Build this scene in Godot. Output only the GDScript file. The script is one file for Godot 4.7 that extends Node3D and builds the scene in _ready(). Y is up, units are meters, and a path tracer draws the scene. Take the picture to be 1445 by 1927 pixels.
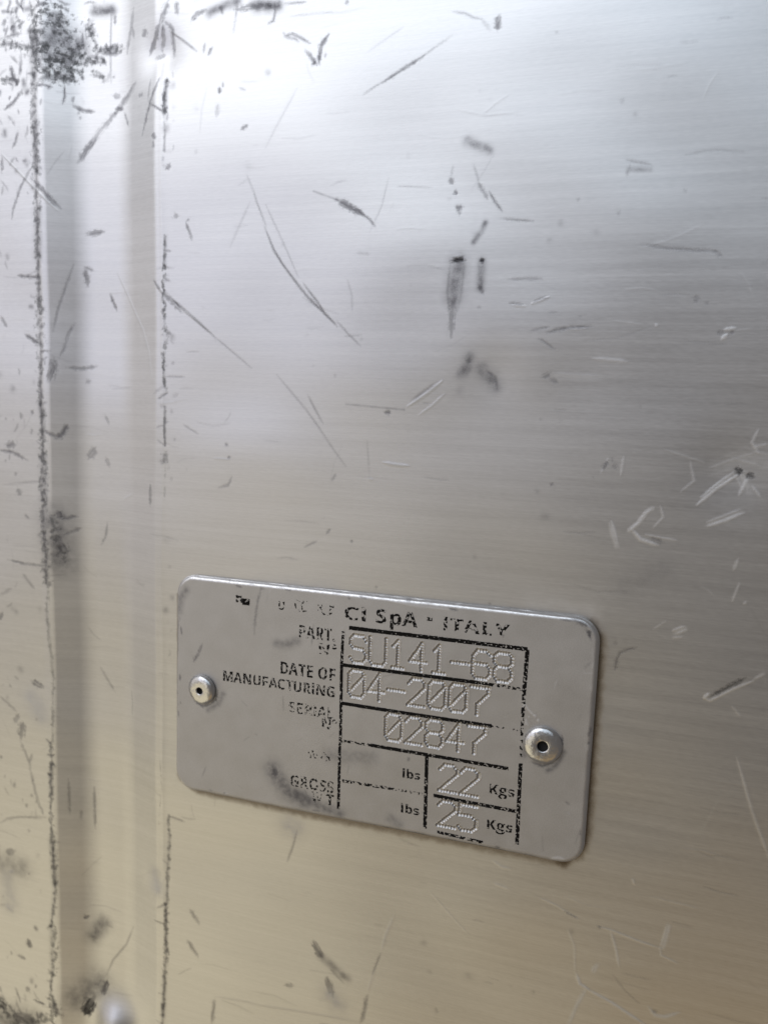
extends Node3D
# A scuffed aluminium container wall with a riveted identification plate, seen close up.
# All shapes are laid out in millimetres in the plane of the wall: x right, y up, z out of the wall.

const MM := 0.001
const LEFT := -150.0
const RIGHT := 125.0
const TOP := 142.0
const BOTTOM := -185.0
const SEAM_LEFT := -91.0
const SEAM_RIGHT := -56.0
const DEPTH := 190.0

var rng := RandomNumberGenerator.new()
var grit: PackedByteArray      # 512 x 512 fine noise
var blotch: PackedByteArray    # 512 x 512 coarser noise
var wave := FastNoiseLite.new()
var dents := []                # [x, y, radius, depth] in mm, on the wall


func _ready() -> void:
	rng.seed = 41
	# --- camera ---
	var cam := Camera3D.new()
	cam.name = "camera"
	add_child(cam)
	cam.look_at_from_position(Vector3(46.291, 20.733, 157.010) * MM, (Vector3(46.291, 20.733, 157.010) + 100.0 * Vector3(-0.280554, -0.125652, -0.951578)) * MM, Vector3(-0.070901, 0.991399, -0.110006))
	cam.fov = 69.119
	cam.near = 0.01
	cam.far = 10.0
	var lens := CameraAttributesPhysical.new()
	lens.frustum_focal_length = 12.0 / tan(deg_to_rad(69.119 / 2.0))
	lens.frustum_focus_distance = 0.160
	lens.frustum_near = 0.01
	lens.frustum_far = 10.0
	lens.exposure_aperture = 10.0
	cam.attributes = lens
	cam.current = true
	# --- light: unseen area lights added in place of windows, floor and wall; dim room ---
	var env := Environment.new()
	env.background_mode = Environment.BG_COLOR
	env.background_color = Color(0.135, 0.124, 0.118).linear_to_srgb()
	env.tonemap_mode = Environment.TONE_MAPPER_LINEAR
	env.tonemap_exposure = 1.0
	env.sdfgi_enabled = true
	env.ssao_enabled = true
	env.ssil_enabled = true
	var world := WorldEnvironment.new()
	world.name = "room_air"
	world.environment = env
	add_child(world)
	area_light("stand_in_window_light", Vector3(-0.72, 0.93, 0.97), Vector2(1.25, 1.1), Vector3(0.655, 0.665, 0.705))
	area_light("stand_in_top_light", Vector3(0.1, 0.82, 1.1), Vector2(0.95, 0.75), Vector3(0.27, 0.325, 0.385))
	area_light("stand_in_low_left_light", Vector3(-0.72, 0.22, 1.1), Vector2(0.6, 0.35), Vector3(0.46, 0.475, 0.58))
	area_light("stand_in_left_light", Vector3(-1.4, -0.05, 0.75), Vector2(0.8, 1.0), Vector3(0.22, 0.205, 0.195))
	area_light("stand_in_floor_light", Vector3(-0.8, -0.95, 0.82), Vector2(1.2, 1.0), Vector3(0.268, 0.236, 0.160))
	area_light("stand_in_far_floor_light", Vector3(0.35, -1.15, 0.95), Vector2(1.0, 0.8), Vector3(0.092, 0.058, 0.016))
	area_light("added_middle_fill_light", Vector3(-0.55, -0.2, 1.2), Vector2(0.5, 0.5), Vector3(0.32, 0.292, 0.24))  # added fill for the middle of the sheet
	# --- noise ---
	grit = noise_bytes(7, 0.22, 1)
	blotch = noise_bytes(19, 0.045, 3)
	wave.seed = 5
	wave.frequency = 0.012
	wave.fractal_octaves = 2
	# --- the container ---
	build_container()
	# --- the plate ---
	build_plate()


func area_light(called: String, at: Vector3, size: Vector2, radiance: Vector3) -> void:
	var l := AreaLight3D.new()
	l.name = called
	l.area_size = size
	l.area_normalize_energy = false
	var most := maxf(radiance.x, maxf(radiance.y, radiance.z))
	l.light_energy = most
	l.light_color = Color(radiance.x / most, radiance.y / most, radiance.z / most).linear_to_srgb()
	l.light_size = 0.5
	l.area_range = 6.0
	l.area_attenuation = 2.0
	l.shadow_enabled = true
	add_child(l)
	l.look_at_from_position(at, Vector3(0, -0.02, 0), Vector3.UP)


func noise_bytes(s: int, freq: float, octaves: int) -> PackedByteArray:
	var n := FastNoiseLite.new()
	n.seed = s
	n.noise_type = FastNoiseLite.TYPE_SIMPLEX
	n.frequency = freq
	n.fractal_octaves = octaves
	var im := n.get_seamless_image(512, 512)
	im.convert(Image.FORMAT_L8)
	return im.get_data()


# ---------------------------------------------------------------- surface maps

# Colour, roughness and relief of one sheet, painted in millimetres.
class Maps:
	var w: int
	var h: int
	var x0: float
	var y1: float
	var ppm: float
	var col: PackedByteArray
	var rough: PackedByteArray
	var relief: PackedFloat32Array

	func _init(left: float, right: float, bottom: float, top: float, longest: int) -> void:
		x0 = left
		y1 = top
		ppm = longest / maxf(right - left, top - bottom)
		w = int(round((right - left) * ppm))
		h = int(round((top - bottom) * ppm))

	func uv(x: float, y: float) -> Vector2:
		return Vector2((x - x0) * ppm / w, (y1 - y) * ppm / h)

	func texture(kind: String) -> ImageTexture:
		var im: Image
		if kind == "col":
			im = Image.create_from_data(w, h, false, Image.FORMAT_RGB8, col)
		elif kind == "rough":
			im = Image.create_from_data(w, h, false, Image.FORMAT_L8, rough)
		else:
			im = Image.create_from_data(w, h, false, Image.FORMAT_RF, relief.to_byte_array())
		return ImageTexture.create_from_image(im)


# A grey picture of horizontal brush lines: noise pulled out sideways.
func brushed(w: int, h: int, pull: float, freq: float, s: int) -> Image:
	var n := FastNoiseLite.new()
	n.seed = s
	n.noise_type = FastNoiseLite.TYPE_SIMPLEX
	n.frequency = freq
	n.fractal_octaves = 2
	var im := n.get_image(maxi(8, int(w / pull)), h)
	im.convert(Image.FORMAT_L8)
	im.resize(w, h, Image.INTERPOLATE_CUBIC)
	return im


func laid_over(under: Image, over: Image, share: float) -> Image:
	under.convert(Image.FORMAT_RGBA8)
	over.convert(Image.FORMAT_RGBA8)
	var mask := Image.create_empty(over.get_width(), over.get_height(), false, Image.FORMAT_RGBA8)
	mask.fill(Color(1, 1, 1, share))
	over.convert(Image.FORMAT_RGBA8)
	var faded := Image.create_empty(over.get_width(), over.get_height(), false, Image.FORMAT_RGBA8)
	faded.copy_from(over)
	# an even alpha: adjust by blending over a copy of the lower picture
	var data := faded.get_data()
	var a := int(share * 255.0)
	for i in range(3, data.size(), 4):
		data[i] = a
	faded.set_data(over.get_width(), over.get_height(), false, Image.FORMAT_RGBA8, data)
	under.blend_rect(faded, Rect2i(0, 0, over.get_width(), over.get_height()), Vector2i.ZERO)
	return under


# Squeezes the greys of a brushed picture into lo..hi and gives the bytes.
func levels(im: Image, lo: int, hi: int, tint := Vector3.ONE, rgb := false) -> PackedByteArray:
	im.convert(Image.FORMAT_L8)
	var src := im.get_data()
	var table := PackedByteArray()
	table.resize(256)
	for i in 256:
		table[i] = int(lo + (hi - lo) * i / 255.0)
	var n := src.size()
	for i in n:
		src[i] = table[src[i]]
	if not rgb:
		return src
	var one := Image.create_from_data(im.get_width(), im.get_height(), false, Image.FORMAT_L8, src)
	one.convert(Image.FORMAT_RGB8)
	var out := one.get_data()
	if tint != Vector3.ONE:
		for i in range(0, out.size(), 3):
			out[i] = int(out[i] * tint.x)
			out[i + 1] = int(out[i + 1] * tint.y)
			out[i + 2] = int(out[i + 2] * tint.z)
	return out


func mark(m: Maps, kind: String, wide: float, strength: float, p: Array, rag := 0.45) -> void:
	var n := p.size() / 2
	var total := 0.0
	for i in n - 1:
		total += Vector2(p[2 * i], p[2 * i + 1]).distance_to(Vector2(p[2 * i + 2], p[2 * i + 3]))
	total = maxf(total, 0.01)
	var seed_u := rng.randi() & 511
	var seed_v := rng.randi() & 511
	var ppm := m.ppm
	var reach := wide * (1.6 if kind == "smear" or kind == "haze" else 0.85 if kind == "crust" else 0.75) + 0.4
	var cover := {}
	var run := 0.0
	for i in n - 1:
		var a := (Vector2(p[2 * i], p[2 * i + 1]) - Vector2(m.x0, m.y1)) * Vector2(ppm, -ppm)
		var b := (Vector2(p[2 * i + 2], p[2 * i + 3]) - Vector2(m.x0, m.y1)) * Vector2(ppm, -ppm)
		var ab := b - a
		var len2 := maxf(ab.length_squared(), 0.0001)
		var seg := sqrt(len2)
		var side := ab.orthogonal() / seg
		var r := reach * ppm
		for y in range(maxi(0, int(minf(a.y, b.y) - r)), mini(m.h - 1, int(maxf(a.y, b.y) + r)) + 1):
			var lo := minf(a.x, b.x)
			var hi := maxf(a.x, b.x)
			if absf(ab.y) > 0.5:
				var t1 := clampf((y - r - a.y) / ab.y, 0, 1)
				var t2 := clampf((y + r - a.y) / ab.y, 0, 1)
				lo = minf(a.x + ab.x * t1, a.x + ab.x * t2)
				hi = maxf(a.x + ab.x * t1, a.x + ab.x * t2)
			for x in range(maxi(0, int(lo - r)), mini(m.w - 1, int(hi + r)) + 1):
				var q := Vector2(x, y) - a
				var t := clampf(q.dot(ab) / len2, 0.0, 1.0)
				var off := (q - ab * t)
				var d := off.length() / ppm
				if d > reach:
					continue
				var s := (run + t * seg / ppm) / total
				var gi := ((y * 2 + seed_v) & 511) * 512 + ((x * 2 + seed_u) & 511)
				var bi := ((y + seed_v) & 511) * 512 + ((x + seed_u) & 511)
				var g: float = grit[gi] / 255.0
				var c := 0.0
				if kind == "smear" or kind == "haze":
					var hw := wide * 0.62
					c = exp(-d * d / (hw * hw)) * (0.45 + 0.9 * blotch[bi] / 255.0) * (0.75 + 0.5 * g)
				elif kind == "crust":
					var q2 := d / (wide * 0.62)
					var nz: float = 0.78 * blotch[((y * 17 / 10 + seed_v) & 511) * 512 + ((x * 17 / 10 + seed_u) & 511)] / 255.0 + 0.22 * g
					c = clampf((nz - 0.36 - 0.34 * q2 * q2) / 0.32, 0.0, 1.0) * (0.68 + 0.3 * g) * 0.92
				else:
					var along := int((run + t * seg / ppm) * ppm * 0.12)
					var across := int(q.dot(side) * 1.3 / maxf(1.0, wide))
					var st: float = blotch[((across * 9 + seed_v) & 511) * 512 + ((along * 3 + seed_u) & 511)] / 255.0
					var tap := clampf(minf(s, 1.0 - s) * 4.0 + 0.22, 0.0, 1.0)
					var hw := 0.5 * wide * tap
					var e := d - hw + (st - 0.5) * rag * 1.5 * wide + (g - 0.5) * 0.34
					if kind == "scratch":
						e = d - hw + (st - 0.5) * 0.35 * wide + (g - 0.5) * 0.15
						st = 0.35 + 0.65 * st
					elif wide > 0.5:
						e += (0.5 - blotch[((y * 2 + seed_u) & 511) * 512 + ((x * 2 + seed_v) & 511)] / 255.0) * minf(wide, 1.2) * 0.55
					c = clampf(0.5 - e * ppm / 3.2, 0.0, 1.0) * clampf(0.22 + 1.15 * st - 0.30 * (1.0 - tap), 0.0, 1.0)
				if c > 0.02:
					var key := y * m.w + x
					cover[key] = maxf(c, cover.get(key, 0.0))
		run += seg / ppm
	var dark := Vector3(88, 87, 91) if kind != "black" and kind != "crust" else Vector3(82, 83, 84) if kind == "crust" else Vector3(40, 40, 42)
	var pale := Vector3(236, 236, 238)
	for key: int in cover:
		var c: float = cover[key] * strength
		var k := key * 3
		if kind == "haze":
			for q in 3:
				m.col[k + q] = int(lerpf(m.col[k + q], 228.0, c * 0.7))
			m.rough[key] = int(lerpf(m.rough[key], 200.0, c))
			m.relief[key] += c * (grit[(key * 3) & 262143] / 255.0 - 0.5) * 0.12
		elif kind == "scratch":
			m.col[k] = int(lerpf(m.col[k], pale.x, c * 0.5))
			m.col[k + 1] = int(lerpf(m.col[k + 1], pale.y, c * 0.5))
			m.col[k + 2] = int(lerpf(m.col[k + 2], pale.z, c * 0.5))
			m.rough[key] = int(lerpf(m.rough[key], 190.0, minf(1.0, c * 1.1)))
			m.relief[key] += c * (grit[(key * 3) & 262143] / 255.0 - 0.5) * 0.16 + c * 0.26
		else:
			m.col[k] = int(lerpf(m.col[k], dark.x, c))
			m.col[k + 1] = int(lerpf(m.col[k + 1], dark.y, c))
			m.col[k + 2] = int(lerpf(m.col[k + 2], dark.z, c))
			m.rough[key] = int(lerpf(m.rough[key], 175.0, c * 0.8))
			if kind != "smear":
				m.relief[key] -= c * 0.16 + c * (grit[(key * 3) & 262143] / 255.0 - 0.5) * 0.12


# A rubbed edge: a wavering worn line with short nicks running off it.
func seam(m: Maps, wide: float, strength: float, p: Array) -> void:
	var n := p.size() / 2
	var line := []
	for i in n - 1:
		var a := Vector2(p[2 * i], p[2 * i + 1])
		var b := Vector2(p[2 * i + 2], p[2 * i + 3])
		var parts := maxi(1, int(a.distance_to(b) / 2.6))
		for k in parts:
			line.append(a.lerp(b, float(k) / parts) + Vector2(rng.randf_range(-0.16, 0.16) * wide, 0))
	line.append(Vector2(p[2 * n - 2], p[2 * n - 1]))
	var i := 0
	while i < line.size() - 1:
		var k := mini(line.size() - 1, i + rng.randi_range(1, 4))
		var q := []
		for t in range(i, k + 1):
			q.append(line[t].x)
			q.append(line[t].y)
		mark(m, "crust", wide * rng.randf_range(0.9, 1.9), strength * rng.randf_range(0.6, 1.0), q)
		if rng.randf() < 0.75:
			mark(m, "scuff", wide * rng.randf_range(0.2, 0.5), strength * rng.randf_range(0.35, 0.8), q, 0.9)
		if rng.randf() < strength:
			mark(m, "smear", wide * rng.randf_range(0.6, 1.1), strength * rng.randf_range(0.2, 0.5), [line[i].x, line[i].y, line[k].x, line[k].y])
		i = k
	for c in line:
		if rng.randf() < strength * 1.1:
			var l := rng.randf_range(0.5, 2.2) * (1.0 if rng.randf() < 0.85 else 2.4)
			var e: Vector2 = c + Vector2((1.0 if rng.randf() < 0.4 else -1.0) * l, rng.randf_range(-0.7, 0.7) * l)
			mark(m, "scuff", rng.randf_range(0.25, 0.6), strength * rng.randf_range(0.3, 0.8), [c.x, c.y, e.x, e.y])


# A pale rubbed patch: a faint haze and a few fine scratches lying side by side.
func frayed(m: Maps, wide: float, strength: float, p: Array) -> void:
	mark(m, "haze", wide * 0.7, strength * 0.45, p)
	for k in 4:
		var off := Vector2(rng.randf_range(-0.6, 0.6), rng.randf_range(-0.6, 0.6)) * wide
		var q := []
		for i in range(0, p.size(), 2):
			q.append(p[i] + off.x + rng.randf_range(-0.12, 0.12) * wide)
			q.append(p[i + 1] + off.y + rng.randf_range(-0.12, 0.12) * wide)
		mark(m, "scratch", rng.randf_range(0.14, 0.34), strength * rng.randf_range(0.4, 0.95), q)


# Small worn nicks strewn over an oblong.
func strewn(m: Maps, count: int, lo: Vector2, hi: Vector2, strength: float, size: float) -> void:
	for i in count:
		var c := Vector2(rng.randf_range(lo.x, hi.x), rng.randf_range(lo.y, hi.y))
		var turn := rng.randf() * TAU if rng.randf() < 0.6 else PI / 2 + rng.randf_range(-0.4, 0.4)
		var pick := rng.randf()
		var l := size * (rng.randf_range(0.15, 0.5) if pick < 0.45 else rng.randf_range(0.4, 1.5))
		var e := c + Vector2.from_angle(turn) * l
		var mid := (c + e) / 2 + Vector2(rng.randf_range(-0.2, 0.2), rng.randf_range(-0.2, 0.2)) * l
		var s := strength * rng.randf_range(0.25, 1.0)
		if pick < 0.25:
			mark(m, "smear", rng.randf_range(0.6, 1.5) * minf(1.0, size), s * 0.8, [c.x, c.y, mid.x, mid.y])
		elif pick < 0.9:
			mark(m, "scuff", rng.randf_range(0.2, 0.75) * minf(1.0, size), s, [c.x, c.y, mid.x, mid.y, e.x, e.y], 0.8)
		else:
			mark(m, "scratch", rng.randf_range(0.2, 0.4), s * 0.7, [c.x, c.y, e.x, e.y])


func metal(m: Maps, relief_mm: float) -> StandardMaterial3D:
	var mat := StandardMaterial3D.new()
	mat.metallic = 1.0
	mat.roughness = 1.0
	mat.albedo_texture = m.texture("col")
	mat.roughness_texture = m.texture("rough")
	mat.roughness_texture_channel = BaseMaterial3D.TEXTURE_CHANNEL_RED
	mat.heightmap_enabled = true
	mat.heightmap_texture = m.texture("relief")
	mat.heightmap_scale = relief_mm * 0.1
	mat.texture_repeat = false
	return mat


# ---------------------------------------------------------------- container

# Depth of the pressed groove across the wall at x, in mm.
func groove(x: float) -> float:
	var z := -0.33 * (bend(x, -89.3, -88.3) - bend(x, -82.6, -76.6)) + 0.2970 * (bend(x, -70.8, -65.6) - bend(x, -58.6, -57.4))
	return z + 0.12 * exp(-pow((x + 90.2) / 0.9, 2.0)) + 0.10 * exp(-pow((x + 56.2) / 0.7, 2.0))


# A bend of the sheet: flat before a, falling with slope one after b.
func bend(x: float, a: float, b: float) -> float:
	if x <= a:
		return 0.0
	if x < b:
		return (x - a) * (x - a) / (2.0 * (b - a))
	return x - (a + b) / 2.0


func wall(x: float, y: float) -> float:
	var z := groove(x) + 0.55 * wave.get_noise_2d(x, y * 1.4)
	for d in dents:
		var q: float = (Vector2(x - d[0], y - d[1]).length_squared()) / (d[2] * d[2])
		if q < 6.0:
			z += d[3] * exp(-q)
	return z


func wall_normal(x: float, y: float) -> Vector3:
	var e := 0.15
	return Vector3(wall(x - e, y) - wall(x + e, y), wall(x, y - e) - wall(x, y + e), 2.0 * e).normalized()


func sheet(m: Maps, xs: PackedFloat32Array, ys: PackedFloat32Array) -> ArrayMesh:
	var v := PackedVector3Array()
	var n := PackedVector3Array()
	var uv := PackedVector2Array()
	var idx := PackedInt32Array()
	for y in ys:
		for x in xs:
			v.append(Vector3(x, y, wall(x, y)) * MM)
			n.append(wall_normal(x, y))
			uv.append(m.uv(x, y))
	var w := xs.size()
	for j in ys.size() - 1:
		for i in w - 1:
			var a := j * w + i
			idx.append_array([a, a + w, a + 1, a + 1, a + w, a + w + 1])
	return arrays(v, n, idx, uv)


func arrays(v: PackedVector3Array, n: PackedVector3Array, idx: PackedInt32Array, uv := PackedVector2Array()) -> ArrayMesh:
	var a := []
	a.resize(Mesh.ARRAY_MAX)
	a[Mesh.ARRAY_VERTEX] = v
	a[Mesh.ARRAY_NORMAL] = n
	if uv.size():
		a[Mesh.ARRAY_TEX_UV] = uv
	a[Mesh.ARRAY_INDEX] = idx
	var mesh := ArrayMesh.new()
	mesh.add_surface_from_arrays(Mesh.PRIMITIVE_TRIANGLES, a)
	return mesh


func part(called: String, mesh: Mesh, mat: Material, parent: Node3D, label := "") -> MeshInstance3D:
	var o := MeshInstance3D.new()
	o.name = called
	o.mesh = mesh
	o.material_override = null
	for i in mesh.get_surface_count():
		o.set_surface_override_material(i, mat)
	if label:
		o.set_meta("label", label)
	parent.add_child(o, true)
	return o


func steps(from: float, to: float, step: float) -> PackedFloat32Array:
	var out := PackedFloat32Array()
	var n := int(ceil((to - from) / step))
	for i in n + 1:
		out.append(lerpf(from, to, float(i) / n))
	return out


func build_container() -> void:
	dents = [
		[-56.7, 100.7, 5, -1.3],
		[-71.9, -148.4, 6, 4.0],
		[69.2, 12.6, 7, -0.4],
		[22.8, 31.0, 6, -0.2],
		[39.9, 31.3, 8, -0.15],
		[-58.6, -101.7, 3, -0.3],
		[73.8, 32.9, 20, -0.3],
	]
	var m := Maps.new(LEFT, RIGHT, BOTTOM, TOP, 2048)
	var lines := brushed(m.w, m.h, 46.0, 0.34, 3)
	lines = laid_over(lines, brushed(m.w, m.h, 6.0, 0.62, 11), 0.52)
	lines = laid_over(lines, brushed(m.w, m.h, 120.0, 0.06, 23), 0.30)
	m.col = levels(lines.duplicate(), 199, 222, Vector3.ONE, true)
	m.rough = levels(lines.duplicate(), 96, 116)
	var rel := brushed(m.w, m.h, 30.0, 0.4, 29)
	rel = laid_over(rel, brushed(m.w, m.h, 5.0, 0.45, 31), 0.4)
	rel.convert(Image.FORMAT_L8)
	rel.convert(Image.FORMAT_RF)
	m.relief = rel.get_data().to_float32_array()
	for i in m.relief.size():
		m.relief[i] = 0.45 + m.relief[i] * 0.013
	wear(m)
	var mat := metal(m, 0.22)
	mat.anisotropy_enabled = true
	mat.anisotropy = 0.55
	mat.resource_name = "brushed aluminium"
	var box := Node3D.new()
	box.name = "metal_container"
	add_child(box)
	box.set_meta("label", "scuffed brushed aluminium container wall with a vertical pressed groove, behind the riveted plate")
	box.set_meta("category", "container")
	var ys := steps(BOTTOM, TOP, 1.5)
	var xl := steps(LEFT, SEAM_LEFT, 1.5)
	var xg := steps(SEAM_LEFT, SEAM_RIGHT, 0.4)
	var xr := steps(SEAM_RIGHT, RIGHT, 1.5)
	part("edge_strip", sheet(m, xl, ys), mat, box, "scratched flat strip along the left of the groove")
	part("groove", sheet(m, xg, ys), mat, box, "vertical rounded groove pressed into the sheet")
	part("panel", sheet(m, xr, ys), mat, box, "wide flat brushed aluminium panel with dark scuffs and scratches")
	# the returns that make it a box: every border vertex is carried straight back
	var plain := StandardMaterial3D.new()
	plain.metallic = 1.0
	plain.albedo_color = Color(0.84, 0.84, 0.84)
	plain.roughness = 0.45
	var xs := xl.duplicate()
	xs.append_array(xg.slice(1))
	xs.append_array(xr.slice(1))
	part("top_side", returned(xs, TOP, true, 1.0), plain, box)
	part("bottom_side", returned(xs, BOTTOM, true, -1.0), plain, box)
	part("left_side", returned(ys, LEFT, false, -1.0), plain, box)
	part("right_side", returned(ys, RIGHT, false, 1.0), plain, box)
	var back := SurfaceTool.new()
	back.begin(Mesh.PRIMITIVE_TRIANGLES)
	for c in [[LEFT, BOTTOM], [RIGHT, BOTTOM], [RIGHT, TOP], [LEFT, BOTTOM], [RIGHT, TOP], [LEFT, TOP]]:
		back.set_normal(Vector3.FORWARD)
		back.add_vertex(Vector3(c[0], c[1], -DEPTH) * MM)
	part("back_side", back.commit(), plain, box)


func returned(along: PackedFloat32Array, at: float, is_row: bool, way: float) -> ArrayMesh:
	var v := PackedVector3Array()
	var n := PackedVector3Array()
	var idx := PackedInt32Array()
	for t in along:
		var x := t if is_row else at
		var y := at if is_row else t
		v.append(Vector3(x, y, wall(x, y)) * MM)
		v.append(Vector3(x, y, -DEPTH) * MM)
		for k in 2:
			n.append(Vector3(0, way, 0) if is_row else Vector3(way, 0, 0))
	for i in along.size() - 1:
		var a := i * 2
		if (way > 0) == is_row:
			idx.append_array([a, a + 1, a + 2, a + 2, a + 1, a + 3])
		else:
			idx.append_array([a, a + 2, a + 1, a + 2, a + 3, a + 1])
	return arrays(v, n, idx)


func wear(m: Maps) -> void:
	# hairlines left by years of handling
	for i in 620:
		var c := Vector2(rng.randf_range(LEFT, RIGHT), rng.randf_range(BOTTOM, TOP))
		var l := rng.randf_range(2.0, 14.0) * rng.randf_range(0.4, 1.0)
		var turn := rng.randf_range(-0.12, 0.12) if rng.randf() < 0.7 else rng.randf() * TAU
		var e := c + Vector2.from_angle(turn) * l
		var mid := (c + e) / 2 + Vector2.from_angle(turn + PI / 2) * l * rng.randf_range(-0.08, 0.08)
		mark(m, "scuff" if rng.randf() < 0.5 else "scratch", rng.randf_range(0.10, 0.26), rng.randf_range(0.06, 0.26), [c.x, c.y, mid.x, mid.y, e.x, e.y])
	# nicks crowding the edge strip, the head of the groove and its foot
	strewn(m, 50, Vector2(-103, 70), Vector2(-92, 118), 0.6, 2.4)
	strewn(m, 40, Vector2(-93, 88), Vector2(-70, 120), 0.75, 2.6)
	strewn(m, 26, Vector2(-100, 92), Vector2(-84, 116), 0.9, 4.0)
	strewn(m, 45, Vector2(-106, -60), Vector2(-92, 70), 0.4, 1.8)
	strewn(m, 50, Vector2(-112, -160), Vector2(-94, -60), 0.45, 2.0)
	strewn(m, 22, Vector2(-110, -158), Vector2(-92, -146), 0.8, 2.8)
	strewn(m, 30, Vector2(-56, -40), Vector2(-53, 100), 0.35, 1.2)
	strewn(m, 40, Vector2(-50, -10), Vector2(68, 100), 0.22, 1.0)
	strewn(m, 16, Vector2(-20, -150), Vector2(60, -80), 0.25, 1.0)
	# worn edges on both sides of the groove
	seam(m, 1.63, 0.68, [-91.8, 108.8, -91.6, 105.2, -91.2, 96.9, -91.7, 90.3, -90.9, 84.1, -91.6, 79.9, -90.9, 77.4, -91.3, 73.7, -91.2, 65.6, -91.3, 57.4, -91.4, 47.2, -91.4, 36.9, -91.4, 29.0, -91.1, 15.7, -91.1, 2.2, -91.0, -6.0, -91.0, -11.6, -90.6, -18.5, -90.5, -24.8])
	seam(m, 0.93, 0.30, [-90.1, -24.8, -91.0, -32.7, -89.8, -45.5, -89.4, -52.7, -89.8, -69.0])
	seam(m, 1.62, 0.60, [-90.0, -69.0, -90.3, -75.1, -90.7, -85.8, -90.7, -90.4, -90.2, -99.5, -90.2, -108.9, -90.0, -113.6, -91.4, -121.9, -90.3, -126.4, -91.4, -136.4, -92.1, -143.1, -89.5, -148.1])
	seam(m, 1.13, 0.80, [-55.3, 94.9, -55.6, 91.6, -55.5, 87.9])
	seam(m, 0.63, 0.35, [-55.9, 88.7, -55.3, 84.1, -55.5, 79.5])
	seam(m, 1.04, 0.65, [-55.5, 60.7, -55.6, 57.7, -55.9, 54.1, -56.0, 48.7, -55.8, 43.2, -55.8, 39.5, -55.9, 34.0, -55.9, 30.9, -55.8, 26.5, -55.0, 24.9])
	seam(m, 0.54, 0.60, [-55.6, 21.5, -55.8, 17.1, -55.6, 12.2])
	seam(m, 1.79, 0.45, [-55.9, 10.0, -55.6, 9.2, -55.8, 8.1])
	seam(m, 0.41, 0.30, [-55.6, 8.1, -55.6, -0.9])
	seam(m, 0.91, 0.55, [-54.6, -82.5, -54.6, -92.9, -55.1, -102.7, -55.1, -106.9])
	seam(m, 1.09, 0.60, [-55.4, -107.0, -55.4, -112.9, -55.2, -120.4, -55.9, -127.2, -55.9, -133.3, -56.4, -142.1])
	seam(m, 0.45, 0.20, [-56.9, -67.8, -56.5, -74.9, -57.6, -85.3])
	# the single scuffs, gouges, scratches and pale patches
	mark(m, "scuff", 1.16, 0.33, [-65.0, 96.1, -71.2, 89.9, -76.4, 85.0, -81.0, 79.3])
	mark(m, "scuff", 1.34, 0.44, [-76.4, 84.7, -78.7, 82.5, -80.7, 79.5])
	mark(m, "scuff", 0.81, 0.58, [-82.1, 92.3, -79.3, 91.1, -76.6, 90.8])
	mark(m, "scuff", 0.63, 0.58, [-57.3, 96.0, -59.8, 90.8, -62.3, 84.0])
	mark(m, "scuff", 0.38, 0.37, [-60.0, 95.9, -60.6, 91.4])
	mark(m, "scuff", 1.12, 0.54, [-91.8, 75.0, -88.9, 72.1, -85.4, 68.5])
	mark(m, "scratch", 0.34, 0.90, [-101.3, 81.7, -94.3, 75.3, -86.0, 68.0])
	mark(m, "scuff", 0.56, 0.52, [-92.6, 78.1, -95.9, 73.9, -98.5, 68.4, -98.9, 66.3])
	mark(m, "scuff", 0.83, 0.58, [-94.9, 96.0, -96.9, 93.7, -100.1, 91.8])
	mark(m, "scuff", 0.70, 0.44, [-96.2, 86.9, -97.2, 83.9, -98.0, 83.0])
	mark(m, "scuff", 1.24, 0.47, [-79.4, 62.8, -76.8, 63.0, -74.5, 63.1])
	mark(m, "scuff", 0.84, 0.58, [-100.7, 99.1, -96.0, 98.2, -96.8, 97.0])
	mark(m, "scuff", 1.03, 0.52, [-58.8, 83.8, -58.0, 82.3])
	mark(m, "scuff", 0.64, 0.44, [-58.7, 82.0, -58.4, 80.5])
	mark(m, "scuff", 0.89, 0.58, [-53.9, 76.7, -55.0, 75.6])
	mark(m, "scuff", 1.42, 0.37, [-52.7, 65.7, -52.4, 64.7])
	mark(m, "scuff", 1.15, 0.29, [-49.6, 64.5, -49.3, 64.1])
	mark(m, "scuff", 0.51, 0.58, [-50.0, 63.5, -49.2, 61.7, -48.5, 59.8])
	mark(m, "scuff", 0.49, 0.37, [-45.6, 101.9, -45.9, 100.0])
	mark(m, "scuff", 0.61, 0.58, [-43.7, 100.8, -44.7, 99.3])
	mark(m, "scuff", 0.61, 0.58, [-41.6, 92.2, -41.7, 90.9])
	mark(m, "scuff", 0.36, 0.44, [-40.9, 93.1, -40.8, 92.2])
	mark(m, "scuff", 0.98, 0.21, [-41.9, 88.8, -42.3, 86.0])
	mark(m, "scuff", 0.72, 0.44, [-34.5, 83.8, -36.1, 82.8])
	mark(m, "scuff", 0.36, 0.29, [-36.8, 91.7, -35.3, 91.0])
	mark(m, "scuff", 0.24, 0.26, [-34.6, 73.1, -32.3, 68.3])
	mark(m, "scuff", 0.49, 0.15, [-33.9, 67.4, -36.5, 62.4, -38.8, 57.8])
	mark(m, "scuff", 0.86, 0.52, [-49.1, 106.8, -47.8, 108.1, -45.5, 108.9])
	mark(m, "smear", 1.45, 0.50, [-44.6, 108.1, -40.9, 109.2, -37.7, 109.7])
	mark(m, "scuff", 1.19, 0.40, [-38.4, 108.1, -34.5, 108.1, -28.2, 107.8])
	mark(m, "scuff", 0.48, 0.58, [-41.9, 109.1, -41.2, 107.5])
	mark(m, "scuff", 0.36, 0.44, [-37.6, 109.7, -38.1, 106.5])
	mark(m, "scuff", 0.24, 0.26, [-38.1, 106.5, -38.6, 103.3])
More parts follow.
